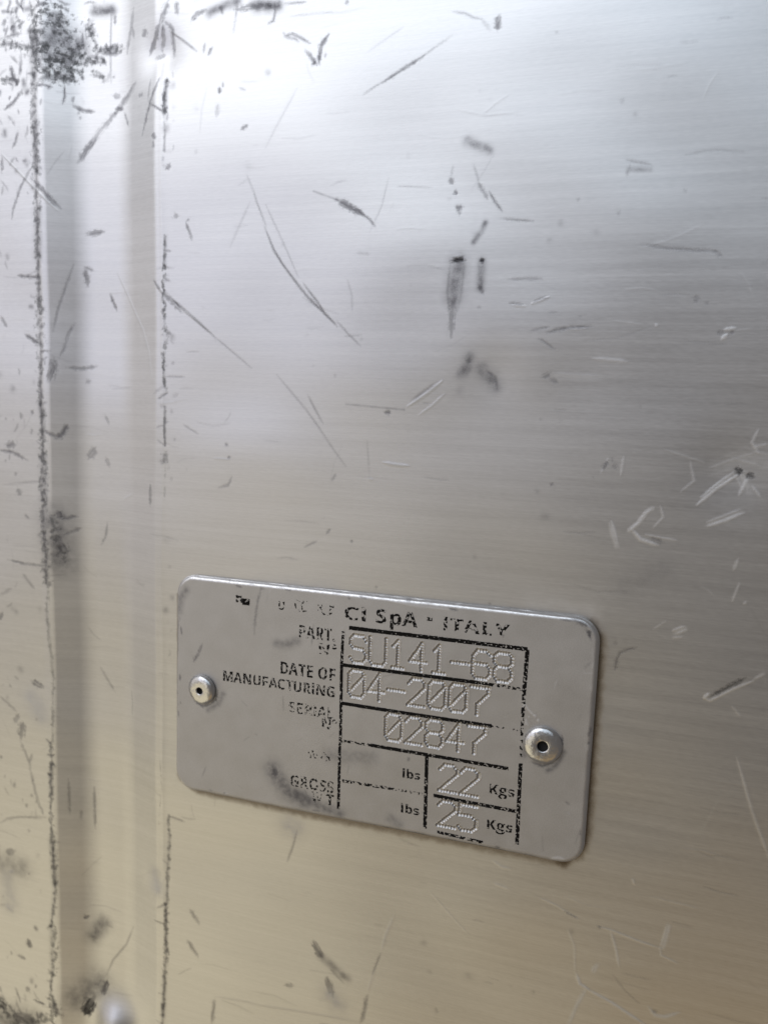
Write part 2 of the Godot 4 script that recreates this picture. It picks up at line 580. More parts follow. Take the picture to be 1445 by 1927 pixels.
	mark(m, "scuff", 1.05, 0.58, [-70.8, 91.0, -68.6, 90.8])
	mark(m, "scuff", 0.52, 0.44, [-68.3, 89.9, -67.0, 86.9])
	mark(m, "scuff", 0.77, 0.44, [-63.7, 93.1, -62.3, 92.9])
	mark(m, "scuff", 1.18, 0.37, [-71.5, 94.2, -69.6, 93.5])
	mark(m, "scuff", 1.16, 0.26, [-64.8, 96.0, -69.0, 91.5])
	mark(m, "smear", 1.87, 0.60, [-33.3, 108.4, -30.1, 107.9, -28.2, 107.7])
	mark(m, "scuff", 0.46, 0.52, [-28.9, 108.7, -28.6, 106.6, -29.0, 104.7, -30.3, 104.3])
	mark(m, "scuff", 0.35, 0.44, [-26.4, 107.8, -21.5, 107.6])
	mark(m, "scuff", 0.56, 0.58, [-12.5, 106.9, -12.1, 106.1])
	mark(m, "scuff", 0.46, 0.52, [-26.6, 102.1, -26.2, 101.4, -24.4, 101.6, -22.5, 100.6, -20.2, 99.2])
	mark(m, "scuff", 0.35, 0.37, [-26.1, 101.1, -23.7, 100.5, -22.9, 99.8])
	mark(m, "scuff", 0.79, 0.65, [-16.1, 100.6, -17.8, 98.6, -18.1, 96.5, -18.1, 94.8])
	mark(m, "scuff", 0.69, 0.65, [-21.3, 98.0, -20.0, 96.5, -18.5, 94.7])
	mark(m, "scuff", 0.57, 0.52, [-19.8, 94.8, -19.1, 95.2])
	mark(m, "scuff", 0.34, 0.44, [-16.6, 96.9, -16.8, 96.1])
	mark(m, "scuff", 0.54, 0.63, [4.8, 94.4, 1.3, 92.6, -4.0, 89.9])
	mark(m, "scuff", 0.21, 0.37, [10.5, 97.8, 4.6, 94.3])
	mark(m, "scuff", 0.22, 0.37, [-4.0, 90.0, -8.1, 87.9])
	mark(m, "scuff", 0.31, 0.33, [10.3, 102.3, 13.0, 101.6, 14.7, 100.6, 16.3, 100.2])
	mark(m, "scuff", 0.52, 0.21, [16.3, 100.1, 17.5, 98.8, 18.2, 97.7])
	mark(m, "scuff", 1.12, 0.58, [20.0, 100.4, 19.6, 99.3, 19.5, 97.6])
	mark(m, "smear", 1.38, 0.40, [14.6, 77.3, 17.0, 76.3, 19.2, 75.2])
	mark(m, "scuff", 1.28, 0.63, [-13.2, 67.0, -10.6, 65.5, -6.9, 63.6])
	mark(m, "scuff", 0.46, 0.52, [-8.1, 64.3, -5.7, 62.7, -4.3, 61.1])
	mark(m, "smear", 0.35, 0.20, [-18.6, 69.0, -12.9, 66.9])
	mark(m, "scuff", 0.22, 0.29, [11.9, 72.7, 11.6, 70.7])
	mark(m, "scuff", 0.76, 0.54, [11.4, 70.3, 12.0, 68.9])
	mark(m, "scuff", 0.87, 0.58, [12.7, 67.7, 12.8, 66.8])
	mark(m, "scuff", 0.87, 0.52, [12.8, 64.2, 14.3, 64.4])
	mark(m, "scuff", 0.76, 0.37, [13.5, 64.0, 13.7, 62.9])
	mark(m, "scuff", 0.64, 0.44, [17.2, 69.1, 18.4, 67.4, 19.4, 65.6])
	mark(m, "scuff", 0.32, 0.26, [16.2, 72.5, 17.4, 69.3])
	mark(m, "scuff", 0.42, 0.58, [19.7, 67.1, 20.9, 65.2, 22.5, 63.2])
	mark(m, "scuff", 0.27, 0.52, [22.4, 61.8, 25.4, 61.4, 28.8, 61.0])
	mark(m, "smear", 0.86, 0.45, [19.2, 61.1, 18.5, 59.4, 17.0, 57.3])
	mark(m, "scuff", 0.24, 0.40, [-32.9, 69.1, -29.9, 62.2])
	mark(m, "scuff", 0.37, 0.65, [-30.3, 62.1, -27.9, 57.0, -25.9, 54.1, -23.0, 50.6, -19.9, 47.1, -16.7, 44.2, -12.9, 41.0])
	mark(m, "scuff", 0.36, 0.54, [-20.6, 49.6, -17.4, 45.9, -15.2, 43.0, -12.3, 40.3])
	mark(m, "scuff", 0.30, 0.40, [-12.5, 41.6, -9.7, 38.7, -6.7, 36.1])
	mark(m, "scuff", 0.22, 0.26, [-30.0, 66.7, -26.0, 59.2, -21.9, 51.1])
	mark(m, "scuff", 0.35, 0.29, [-8.2, 55.8, -5.3, 55.4])
	mark(m, "scuff", 0.35, 0.15, [-22.9, 90.5, -27.7, 82.7, -30.2, 78.5])
	mark(m, "black", 0.99, 0.95, [12.5, 53.5, 13.8, 53.9, 15.4, 53.8])
	mark(m, "scratch", 0.35, 0.80, [12.9, 54.4, 14.7, 54.5])
	mark(m, "smear", 2.63, 0.50, [14.0, 53.3, 13.8, 50.5, 13.4, 46.2])
	mark(m, "scuff", 1.22, 0.40, [13.5, 46.7, 13.2, 42.9, 13.2, 38.1])
	mark(m, "scuff", 0.33, 0.37, [12.3, 52.9, 12.0, 47.3, 12.8, 41.8])
	mark(m, "scuff", 0.33, 0.29, [15.3, 53.1, 15.0, 47.2, 13.9, 41.8])
	mark(m, "black", 0.87, 0.80, [18.5, 53.6, 19.4, 53.6])
	mark(m, "smear", 1.30, 0.50, [18.9, 53.3, 18.8, 50.4, 18.9, 48.1])
	mark(m, "scuff", 0.65, 0.52, [18.7, 48.5, 19.6, 47.0])
	mark(m, "scuff", 0.44, 0.26, [18.4, 44.2, 19.2, 44.3])
	mark(m, "smear", 1.78, 0.45, [17.2, 33.9, 16.9, 32.0, 15.9, 30.7])
	mark(m, "scuff", 0.89, 0.37, [17.1, 33.8, 17.3, 32.7])
	mark(m, "smear", 2.21, 0.40, [20.1, 31.5, 22.0, 29.9, 22.9, 28.3])
	mark(m, "scuff", 0.55, 0.37, [21.1, 31.3, 22.8, 30.2, 23.5, 27.5])
	mark(m, "scratch", 0.47, 0.95, [4.3, 23.4, 8.2, 26.1, 11.7, 29.0])
	mark(m, "scuff", 0.46, 0.44, [5.0, 24.6, 8.2, 27.0, 10.7, 28.8])
	mark(m, "scratch", 0.32, 0.60, [7.0, 21.7, 10.1, 24.1, 12.2, 26.2])
	mark(m, "scuff", 0.71, 0.65, [-0.8, 22.0, 0.6, 22.0])
	mark(m, "scratch", 0.48, 0.95, [-0.7, 11.0, 1.7, 10.7, 5.1, 10.6])
	mark(m, "scuff", 0.31, 0.29, [-26.7, 29.6, -23.3, 26.1, -19.3, 22.0, -16.0, 18.0, -12.0, 12.8, -9.4, 9.7])
	mark(m, "scuff", 0.37, 0.33, [-19.0, 25.3, -17.1, 22.1, -15.1, 19.0])
	mark(m, "scuff", 0.24, 0.18, [-4.6, 15.5, -3.7, 7.3])
	mark(m, "scratch", 0.39, 0.60, [-3.9, 7.2, -3.0, 7.1])
	mark(m, "scuff", 0.49, 0.33, [-11.7, 7.9, -12.6, 6.3])
	mark(m, "smear", 0.36, 0.20, [-9.8, 23.5, 3.6, 22.7])
	mark(m, "scuff", 0.43, 0.44, [24.5, 49.7, 27.7, 49.8, 31.2, 49.8])
	mark(m, "scuff", 0.32, 0.58, [25.1, 45.0, 28.0, 44.7])
	mark(m, "scratch", 0.26, 0.85, [25.9, 44.6, 28.3, 44.4])
	mark(m, "scuff", 0.32, 0.58, [29.9, 45.1, 31.1, 45.8, 32.7, 45.9])
	mark(m, "scratch", 0.21, 0.85, [29.6, 44.9, 30.8, 45.3, 32.9, 46.2])
	mark(m, "scuff", 0.53, 0.58, [32.9, 39.1, 34.7, 39.7, 36.0, 40.0, 38.3, 40.2, 41.8, 40.4])
	mark(m, "scuff", 0.32, 0.44, [29.7, 39.6, 33.3, 40.2])
	mark(m, "scuff", 0.37, 0.44, [31.2, 38.0, 32.2, 37.6, 34.6, 35.9])
	mark(m, "scratch", 0.21, 0.50, [36.8, 39.8, 40.4, 40.0])
	mark(m, "scuff", 1.18, 0.37, [32.6, 30.2, 34.0, 31.0])
	mark(m, "scuff", 0.64, 0.37, [34.0, 30.1, 35.7, 29.2])
	mark(m, "scratch", 0.58, 0.40, [42.3, 34.1, 45.9, 33.9, 49.0, 33.6])
	frayed(m, 1.06, 0.20, [35.3, 30.5, 43.6, 30.1])
	mark(m, "scuff", 1.07, 0.37, [60.0, 45.7, 61.1, 45.4])
	mark(m, "scuff", 0.58, 0.26, [62.2, 44.9, 62.8, 44.5])
	mark(m, "scratch", 0.54, 0.95, [65.7, 38.0, 66.6, 38.9])
	mark(m, "scuff", 0.68, 0.52, [64.9, 39.6, 65.9, 39.0])
	mark(m, "scuff", 0.58, 0.52, [67.2, 39.1, 67.7, 39.5])
	mark(m, "scratch", 0.38, 0.70, [66.0, 39.8, 67.9, 40.1])
	mark(m, "scratch", 0.40, 0.50, [53.6, 40.8, 53.9, 40.4])
	mark(m, "scuff", 0.63, 0.52, [46.5, 13.9, 45.8, 12.0])
	mark(m, "scuff", 0.84, 0.37, [47.8, 13.3, 48.3, 12.2])
	mark(m, "scratch", 0.25, 0.45, [45.4, 11.1, 46.6, 14.2])
	mark(m, "scratch", 0.33, 0.45, [49.3, 11.0, 49.6, 14.9])
	mark(m, "scuff", 0.31, 0.29, [47.4, 13.7, 47.5, 14.6])
	frayed(m, 3.37, 0.30, [67.2, 13.5, 71.7, 15.6, 76.0, 14.8])
	frayed(m, 1.96, 0.35, [71.0, 13.2, 73.2, 9.2])
	mark(m, "black", 1.28, 0.70, [70.1, 13.5, 71.7, 12.8])
	mark(m, "black", 1.08, 0.60, [72.3, 12.4, 73.7, 12.1])
	mark(m, "scratch", 0.49, 0.98, [64.0, 6.0, 67.1, 9.3, 70.8, 12.3])
	mark(m, "scratch", 0.32, 0.75, [64.6, 7.5, 67.4, 10.4, 70.1, 12.7])
	mark(m, "scratch", 0.47, 0.60, [72.7, 11.8, 71.4, 8.4])
	mark(m, "scratch", 0.39, 0.50, [73.7, 21.2, 72.8, 18.7, 74.1, 16.7])
	mark(m, "scratch", 0.40, 0.40, [62.1, 14.5, 63.1, 10.7, 60.8, 8.4])
	mark(m, "scratch", 0.20, 0.30, [57.2, 16.6, 64.7, 14.4])
	mark(m, "scratch", 0.46, 0.35, [73.4, 17.9, 75.6, 18.5])
	mark(m, "scratch", 0.39, 0.40, [73.6, 10.3, 75.2, 8.3])
	mark(m, "scuff", 0.65, 0.58, [35.7, 8.6, 36.1, 8.4])
	frayed(m, 1.06, 0.75, [48.3, 0.9, 49.0, -1.4, 49.5, -3.3])
	frayed(m, 0.84, 0.85, [51.8, -0.0, 53.4, 1.5, 54.7, 3.8, 55.8, 4.7])
	mark(m, "scratch", 0.59, 0.75, [52.2, 0.3, 54.1, -1.7, 57.5, -2.6])
	mark(m, "scratch", 0.25, 0.60, [54.9, -0.6, 58.1, -1.0, 60.8, -1.3])
	mark(m, "scuff", 0.83, 0.37, [55.8, -1.1, 58.4, -1.8])
	mark(m, "scratch", 0.25, 0.55, [57.3, 5.3, 58.0, 3.2, 56.3, 0.9])
	frayed(m, 0.81, 0.60, [66.4, 2.3, 69.5, 3.8, 72.2, 5.2])
	mark(m, "scratch", 0.48, 0.50, [71.7, -6.3, 72.3, -4.1])
	mark(m, "scratch", 0.28, 0.55, [72.0, -12.6, 72.6, -10.2, 73.0, -8.8])
	mark(m, "scratch", 0.40, 0.50, [74.1, -12.9, 74.5, -12.4])
	frayed(m, 0.95, 0.70, [61.9, -20.2, 63.9, -19.1])
	mark(m, "scratch", 0.26, 0.35, [57.9, -19.9, 60.1, -17.9])
	mark(m, "scratch", 0.34, 0.50, [61.7, -21.1, 63.5, -20.8])
	mark(m, "scuff", 0.43, 0.58, [55.0, -24.0, 53.3, -24.6, 51.8, -25.6, 51.4, -27.0])
	mark(m, "scuff", 0.65, 0.54, [51.3, -26.8, 51.1, -29.3])
	mark(m, "scuff", 0.44, 0.37, [50.8, -23.2, 50.8, -24.0])
	mark(m, "black", 0.73, 0.60, [69.5, -32.5, 72.9, -29.9, 75.9, -27.5])
	mark(m, "scratch", 0.34, 0.95, [68.5, -32.9, 69.7, -33.2, 73.9, -30.1, 77.2, -28.1])
	mark(m, "scratch", 0.59, 0.90, [68.5, -32.8, 69.4, -31.8])
	mark(m, "scratch", 0.41, 0.60, [77.3, -27.7, 79.1, -26.3])
	mark(m, "scratch", 0.33, 0.35, [73.8, -33.8, 75.5, -35.7])
	mark(m, "smear", 3.21, 0.12, [51.8, -11.8, 54.7, -9.8, 58.6, -7.3])  # broad soft shade painted into the colour of the sheet
	mark(m, "scratch", 0.42, 0.50, [75.6, -44.3, 79.5, -55.4, 83.6, -64.9])
	mark(m, "scratch", 0.46, 0.50, [57.9, -74.5, 58.4, -75.6])
	mark(m, "scratch", 0.29, 0.55, [39.5, -83.4, 42.6, -84.1, 47.5, -86.3])
	mark(m, "scuff", 0.36, 0.44, [44.6, -85.2, 47.4, -86.1])
	mark(m, "scratch", 0.28, 0.65, [51.5, -87.0, 54.6, -87.2, 60.2, -88.3, 64.7, -88.9])
	mark(m, "scuff", 0.59, 0.52, [51.7, -86.9, 52.4, -87.0])
	mark(m, "scratch", 0.38, 0.65, [54.5, -87.6, 55.8, -91.3, 56.7, -95.0])
	frayed(m, 0.91, 0.60, [65.9, -83.4, 65.4, -87.0, 65.0, -88.7])
	mark(m, "scratch", 0.27, 0.50, [64.6, -88.6, 64.9, -90.4, 68.2, -91.4])
	frayed(m, 1.07, 0.70, [52.1, -96.1, 51.6, -97.7])
	mark(m, "scratch", 0.29, 0.40, [45.6, -89.2, 47.2, -92.8, 47.8, -99.3])
	mark(m, "scratch", 0.58, 0.85, [48.1, -99.3, 48.9, -101.4, 50.9, -102.2])
	mark(m, "scratch", 0.48, 0.98, [50.3, -102.1, 55.8, -103.9, 63.2, -107.3])
	frayed(m, 0.97, 0.60, [50.1, -102.7, 48.7, -106.6, 47.1, -112.2])
	mark(m, "scratch", 0.66, 0.60, [63.2, -102.8, 64.9, -104.5, 66.8, -104.3, 69.6, -102.5])
	mark(m, "scuff", 0.70, 0.29, [64.1, -103.5, 65.2, -103.4])
	mark(m, "scuff", 0.42, 0.37, [-18.9, -78.9, -19.9, -83.2, -21.5, -88.0])
	mark(m, "scuff", 1.99, 0.44, [-14.2, -107.1, -11.6, -111.0])
	mark(m, "smear", 1.71, 0.35, [-11.9, -110.5, -8.2, -112.9, -5.1, -114.4])
	mark(m, "scuff", 0.50, 0.26, [-9.6, -113.0, -5.8, -116.0])
	mark(m, "scuff", 1.71, 0.52, [-10.1, -115.7, -8.6, -120.2])
	mark(m, "scuff", 0.88, 0.37, [-21.3, -120.9, -19.0, -120.3])
	mark(m, "scratch", 0.64, 0.45, [6.1, -95.4, 4.2, -101.1, 3.4, -105.0])
	mark(m, "scuff", 0.41, 0.37, [3.2, -105.9, 1.3, -111.8])
	mark(m, "scratch", 0.55, 0.35, [2.0, -109.9, 0.4, -116.3])
	mark(m, "scuff", 0.97, 0.37, [0.5, -117.1, -1.1, -125.5])
	mark(m, "scratch", 0.49, 0.35, [-30.9, -128.8, -14.9, -126.7, -1.6, -125.2])
	mark(m, "scratch", 0.26, 0.35, [14.3, -87.6, 19.2, -92.0, 24.0, -96.1])
	mark(m, "scratch", 0.49, 0.50, [28.2, -76.8, 30.6, -77.9, 32.4, -77.8])
	mark(m, "scratch", 0.50, 0.40, [28.8, -82.1, 32.3, -82.7])
	mark(m, "scuff", 0.83, 0.26, [-97.8, -76.4, -95.4, -85.2, -93.8, -89.4])
	mark(m, "scuff", 0.61, 0.29, [-108.2, -95.1, -105.4, -93.3, -100.9, -91.9, -92.4, -90.3])
	mark(m, "scuff", 1.74, 0.37, [-106.3, -103.6, -103.4, -102.3])
	mark(m, "smear", 5.25, 0.25, [-107.2, -107.1, -101.4, -107.0])
	mark(m, "scratch", 0.98, 0.50, [-105.4, -109.5, -103.9, -108.5])
	frayed(m, 1.42, 0.50, [-106.5, -119.5, -104.7, -120.6])
	mark(m, "scuff", 1.76, 0.52, [-99.6, -128.1, -98.6, -130.6])
	mark(m, "scuff", 0.89, 0.37, [-103.5, -134.1, -100.5, -134.5])
	mark(m, "scuff", 1.44, 0.52, [-100.8, -143.5, -99.5, -144.2])
	mark(m, "black", 2.58, 0.60, [-110.2, -150.5, -107.6, -151.9])
	mark(m, "scuff", 3.30, 0.47, [-105.5, -153.2, -97.2, -153.2])
	mark(m, "scuff", 2.48, 0.37, [-92.5, -145.7, -89.9, -148.2])
	mark(m, "smear", 6.28, 0.50, [-108.4, -155.2, -99.1, -154.2])
	mark(m, "black", 3.09, 0.80, [-79.5, -142.5, -82.4, -148.2])
	mark(m, "scuff", 1.69, 0.65, [-75.7, -136.4, -77.1, -141.2])
	mark(m, "smear", 5.90, 0.40, [-84.4, -143.4, -78.3, -138.0])
	mark(m, "scuff", 1.68, 0.58, [-82.1, -118.3, -81.6, -119.1])
	mark(m, "smear", 3.36, 0.45, [-79.8, -124.0, -76.8, -119.5])
	mark(m, "scuff", 0.49, 0.33, [-67.1, -118.2, -69.6, -124.3, -73.9, -130.1, -76.0, -135.1])
	mark(m, "scuff", 0.65, 0.37, [-85.8, -78.5, -85.5, -88.6])
	mark(m, "scuff", 0.64, 0.44, [-79.1, -80.3, -78.9, -92.3])
	mark(m, "scuff", 0.81, 0.29, [-82.7, -87.3, -82.6, -90.0])
	mark(m, "scuff", 1.08, 0.37, [-48.3, -106.8, -45.7, -110.3])
	mark(m, "scuff", 1.09, 0.37, [-49.2, -115.7, -45.9, -119.7])
	mark(m, "scuff", 0.93, 0.37, [-40.9, -130.1, -41.9, -138.0])
	mark(m, "scratch", 0.50, 0.30, [-40.7, -129.6, -29.4, -128.3])
	mark(m, "smear", 6.06, 0.40, [-88.4, -8.6, -86.7, -18.8])
	mark(m, "scuff", 0.90, 0.58, [-87.1, -7.8, -82.4, -7.2])
	mark(m, "scuff", 0.75, 0.44, [-85.6, -12.0, -81.6, -10.1])
	mark(m, "scuff", 2.43, 0.40, [-86.6, -14.0, -85.3, -17.3])
	mark(m, "scuff", 1.81, 0.58, [-87.1, -6.0, -86.3, -7.7])
	mark(m, "scuff", 0.59, 0.40, [-74.0, -8.2, -74.5, -11.6, -75.8, -14.0])
	mark(m, "scuff", 0.63, 0.44, [-103.0, -19.9, -97.1, -20.5, -90.0, -20.4])
	mark(m, "scuff", 0.79, 0.29, [-98.2, -23.2, -94.5, -26.9])
	mark(m, "scuff", 0.81, 0.21, [-106.0, -30.0, -101.7, -27.5])
	mark(m, "scuff", 1.30, 0.37, [-106.2, -36.7, -105.1, -34.5])
	mark(m, "scuff", 1.77, 0.58, [-96.3, -52.5, -92.9, -53.6])
	frayed(m, 2.27, 0.35, [-96.7, -56.4, -92.7, -59.8])
	mark(m, "scuff", 2.32, 0.37, [-100.4, -69.0, -99.4, -64.3])
	mark(m, "scuff", 1.48, 0.29, [-100.7, -62.1, -102.4, -65.0])
	mark(m, "scuff", 0.83, 0.26, [-100.6, -69.6, -98.6, -73.5, -97.1, -77.1])
	mark(m, "scuff", 0.66, 0.29, [-106.9, -58.2, -101.4, -61.6])
	mark(m, "scuff", 0.61, 0.26, [-77.1, -47.1, -74.5, -50.6, -72.6, -53.2])
	mark(m, "scuff", 1.11, 0.58, [-80.1, 54.3, -79.5, 52.7, -79.3, 50.5])
	mark(m, "scuff", 0.70, 0.37, [-80.0, 54.9, -77.7, 54.0])
	mark(m, "scuff", 0.69, 0.58, [-73.1, 48.5, -72.2, 46.4, -71.3, 44.6])
	mark(m, "scuff", 0.56, 0.37, [-82.6, 55.6, -84.7, 49.7, -86.4, 45.2, -87.8, 39.2])
	mark(m, "scuff", 0.71, 0.37, [-82.4, 41.6, -84.2, 38.8, -85.0, 35.6, -86.3, 32.7])
	mark(m, "scuff", 0.73, 0.58, [-97.7, 52.7, -91.1, 52.1])
	mark(m, "scuff", 1.03, 0.58, [-96.0, 38.4, -93.8, 37.1, -91.1, 35.9])
	mark(m, "scuff", 0.74, 0.44, [-103.4, 42.9, -101.7, 40.2])
	mark(m, "scuff", 1.74, 0.52, [-87.6, 32.6, -88.0, 29.1, -89.0, 26.7])
	mark(m, "scuff", 0.87, 0.37, [-84.7, 30.4, -81.2, 30.2, -76.8, 30.9])
	mark(m, "scratch", 0.33, 0.55, [-70.9, 53.5, -65.8, 44.5, -62.6, 39.5, -60.7, 34.5, -59.7, 28.6])
	mark(m, "scuff", 0.40, 0.65, [-58.9, 51.0, -56.9, 48.6])
	mark(m, "scratch", 0.32, 0.90, [-58.2, 50.1, -56.6, 48.2])
	mark(m, "scuff", 1.06, 0.47, [-56.5, 48.2, -53.5, 45.9, -51.1, 43.5])
	mark(m, "scuff", 0.46, 0.54, [-54.5, 47.1, -48.5, 42.6, -42.7, 38.1])
	mark(m, "scratch", 0.21, 0.50, [-51.4, 44.5, -44.1, 39.3])
	mark(m, "scuff", 0.26, 0.29, [-43.0, 38.3, -37.4, 34.2, -33.1, 31.0])
	mark(m, "scuff", 1.14, 0.29, [-79.9, 26.9, -78.9, 27.3])
	mark(m, "scuff", 1.74, 0.33, [-77.5, 10.6, -79.4, 7.8])
	mark(m, "scuff", 0.86, 0.33, [-74.4, 8.2, -73.6, 6.1])
	mark(m, "scuff", 1.84, 0.44, [-102.5, 10.0, -99.7, 10.6])
	mark(m, "scuff", 0.77, 0.52, [-104.6, 8.8, -100.4, 8.5, -95.9, 6.6])
	mark(m, "scuff", 1.32, 0.58, [-84.5, 16.4, -85.5, 14.3, -87.3, 12.4])
	mark(m, "scuff", 0.74, 0.52, [-90.2, 14.3, -87.1, 13.1])
	mark(m, "scuff", 0.85, 0.29, [-74.5, 18.8, -73.5, 16.8])
	mark(m, "scuff", 0.47, 0.21, [-104.1, -0.2, -90.6, 1.7])
	mark(m, "scuff", 1.54, 0.29, [-99.3, -0.8, -98.2, -2.6])
	mark(m, "scuff", 0.90, 0.44, [-94.6, 19.2, -93.6, 18.7])
	mark(m, "scuff", 0.70, 0.44, [-60.1, 2.4, -60.1, -2.8])
	mark(m, "scratch", 0.46, 0.40, [-69.5, -2.1, -66.0, -0.2])
	mark(m, "scuff", 0.34, 0.29, [-50.7, 17.4, -46.7, 15.4])
	mark(m, "scuff", 0.66, 0.37, [-39.5, 13.5, -38.8, 13.0])
	mark(m, "scuff", 0.66, 0.37, [-38.9, 10.1, -38.1, 10.4])
	mark(m, "scratch", 0.21, 0.50, [-42.3, 9.8, -38.2, 9.7])
	mark(m, "scuff", 0.53, 0.33, [-41.2, 3.0, -38.4, 3.8, -37.6, 5.7])
	mark(m, "scuff", 0.40, 0.26, [-55.6, 28.6, -50.3, 28.7])
	mark(m, "scuff", 0.50, 0.21, [31.0, 96.2, 31.4, 95.9])
	mark(m, "scuff", 0.49, 0.26, [45.9, 71.7, 48.1, 71.1, 50.5, 70.6])
	mark(m, "scuff", 0.59, 0.29, [46.6, 70.7, 46.1, 68.8])
	mark(m, "smear", 0.78, 0.25, [47.0, 69.9, 50.3, 69.7])
	mark(m, "scuff", 0.51, 0.29, [37.2, 64.9, 37.6, 64.7])
	mark(m, "scuff", 0.49, 0.40, [49.5, 56.0, 54.2, 55.1, 59.0, 54.6, 63.5, 54.3])
	mark(m, "scuff", 0.57, 0.40, [62.7, 54.4, 64.4, 53.4])
	mark(m, "scuff", 0.50, 0.37, [-12.6, -4.6, -13.5, -5.9])
	mark(m, "scuff", 0.32, 0.37, [-18.8, -9.4, -15.7, -7.7])
	mark(m, "scuff", 0.50, 0.52, [-7.6, -7.1, -7.1, -7.1])
	mark(m, "scuff", 0.50, 0.37, [-1.4, -17.1, -0.9, -17.0])
	mark(m, "scuff", 0.46, 0.37, [24.2, -18.1, 24.7, -18.1])
	mark(m, "scuff", 1.24, 0.44, [-54.9, 111.7, -56.0, 109.4, -57.2, 106.9])
	mark(m, "scuff", 1.12, 0.54, [-57.2, 107.3, -59.0, 104.1, -60.6, 101.4])
	mark(m, "scuff", 0.87, 0.54, [-56.5, 107.2, -56.5, 104.3, -57.1, 101.9])
	mark(m, "scuff", 0.87, 0.44, [-55.9, 107.6, -54.0, 105.8, -53.9, 99.9])
	mark(m, "scuff", 0.98, 0.44, [-52.9, 111.4, -52.5, 108.6])
	mark(m, "scuff", 0.76, 0.44, [-58.9, 100.4, -56.3, 101.0])
	mark(m, "scratch", 0.30, 0.70, [-54.9, 105.8, -51.5, 103.6, -47.6, 100.6])
	mark(m, "scuff", 0.31, 0.29, [-54.8, 105.6, -51.5, 103.2, -47.7, 100.4])
	mark(m, "scuff", 1.64, 0.37, [-61.4, 107.0, -62.2, 105.3])
	mark(m, "scuff", 0.77, 0.52, [-70.9, 111.8, -71.0, 109.9])
	mark(m, "scuff", 0.39, 0.37, [-71.9, 113.6, -72.2, 103.9, -72.1, 97.0])
	mark(m, "scuff", 0.76, 0.37, [-65.3, 112.3, -66.3, 107.9, -67.5, 102.9])
	mark(m, "scuff", 0.64, 0.37, [-65.7, 108.4, -65.3, 105.9])
	mark(m, "scuff", 2.10, 0.44, [-77.8, 111.1, -77.5, 107.9])
	mark(m, "smear", 1.82, 0.60, [-76.7, 113.5, -71.7, 113.0])
	mark(m, "scuff", 1.05, 0.52, [-75.2, 104.6, -69.2, 104.7])
	mark(m, "scuff", 1.05, 0.52, [-75.1, 104.0, -69.6, 103.3])
	mark(m, "scuff", 0.65, 0.44, [-76.4, 107.2, -75.7, 104.3, -76.6, 101.7])
	mark(m, "scuff", 0.79, 0.44, [-78.4, 102.2, -73.2, 101.7])
	mark(m, "scuff", 0.66, 0.37, [-77.7, 99.2, -74.3, 98.6, -74.0, 97.0])
	mark(m, "scuff", 0.66, 0.44, [-81.2, 107.7, -80.5, 104.7])
	mark(m, "smear", 5.37, 0.50, [-86.5, 107.1, -81.3, 105.4])
	mark(m, "scuff", 2.17, 0.37, [-91.4, 109.9, -90.4, 102.8])
	mark(m, "scuff", 0.97, 0.44, [-101.2, 107.4, -92.6, 105.6])
	mark(m, "scuff", 0.83, 0.44, [-99.9, 108.4, -94.9, 108.9])
	mark(m, "scuff", 0.82, 0.37, [-94.0, 111.4, -96.1, 110.4])
	mark(m, "scuff", 1.10, 0.44, [-99.4, 112.6, -100.1, 110.9])
	mark(m, "scuff", 0.83, 0.37, [-100.9, 114.5, -97.0, 113.9])
	mark(m, "scuff", 0.69, 0.37, [-98.1, 104.1, -95.8, 102.1])
	mark(m, "scuff", 0.69, 0.29, [-95.0, 104.4, -95.5, 99.6])
	mark(m, "scuff", 0.66, 0.44, [-78.6, 103.7, -74.3, 102.6, -73.4, 100.9])
	mark(m, "scuff", 0.81, 0.29, [-92.3, 115.9, -92.0, 112.4])
	mark(m, "scuff", 2.68, 0.52, [-87.4, 112.8, -83.9, 109.9])
	mark(m, "scuff", 1.88, 0.44, [-86.9, 109.5, -83.9, 108.9])
	mark(m, "scuff", 2.71, 0.52, [-88.6, 103.3, -81.3, 102.1])
	mark(m, "scuff", 2.17, 0.44, [-86.5, 99.3, -81.7, 98.2])
	mark(m, "scuff", 1.09, 0.44, [-88.4, 98.8, -85.9, 98.1])
	mark(m, "scuff", 0.67, 0.44, [-82.8, 105.1, -81.3, 104.5])
	mark(m, "scuff", 0.81, 0.37, [-89.8, 104.1, -88.9, 100.2])
	mark(m, "crust", 5.89, 0.85, [-87.7, 114.0, -85.0, 111.1, -83.9, 109.6])
	mark(m, "crust", 3.51, 0.70, [-90.2, 111.0, -89.4, 107.9, -88.2, 105.6])
	mark(m, "crust", 5.69, 0.90, [-88.5, 103.8, -85.2, 102.7, -81.0, 103.5])
	mark(m, "crust", 5.42, 0.85, [-87.7, 101.5, -84.4, 100.1, -82.0, 100.5])
	mark(m, "crust", 2.99, 0.70, [-88.4, 99.0, -85.3, 98.3, -81.7, 98.9])
	mark(m, "crust", 2.89, 0.75, [-78.5, 110.2, -77.1, 108.0])
	mark(m, "crust", 1.86, 0.70, [-79.8, 103.4, -77.5, 102.2, -74.3, 102.2])
	mark(m, "crust", 2.10, 0.70, [-76.0, 104.9, -69.6, 104.5])
	mark(m, "crust", 1.59, 0.60, [-77.2, 99.6, -74.3, 98.7])
	mark(m, "crust", 2.70, 0.60, [-91.3, 113.5, -91.2, 108.7, -90.7, 104.4, -90.5, 99.2])
	mark(m, "crust", 2.23, 0.60, [-101.2, 107.6, -97.4, 106.3, -93.4, 105.4])
	mark(m, "crust", 1.96, 0.55, [-100.5, 98.9, -96.8, 97.8])
	mark(m, "crust", 1.92, 0.50, [-97.8, 114.2, -94.8, 110.3])
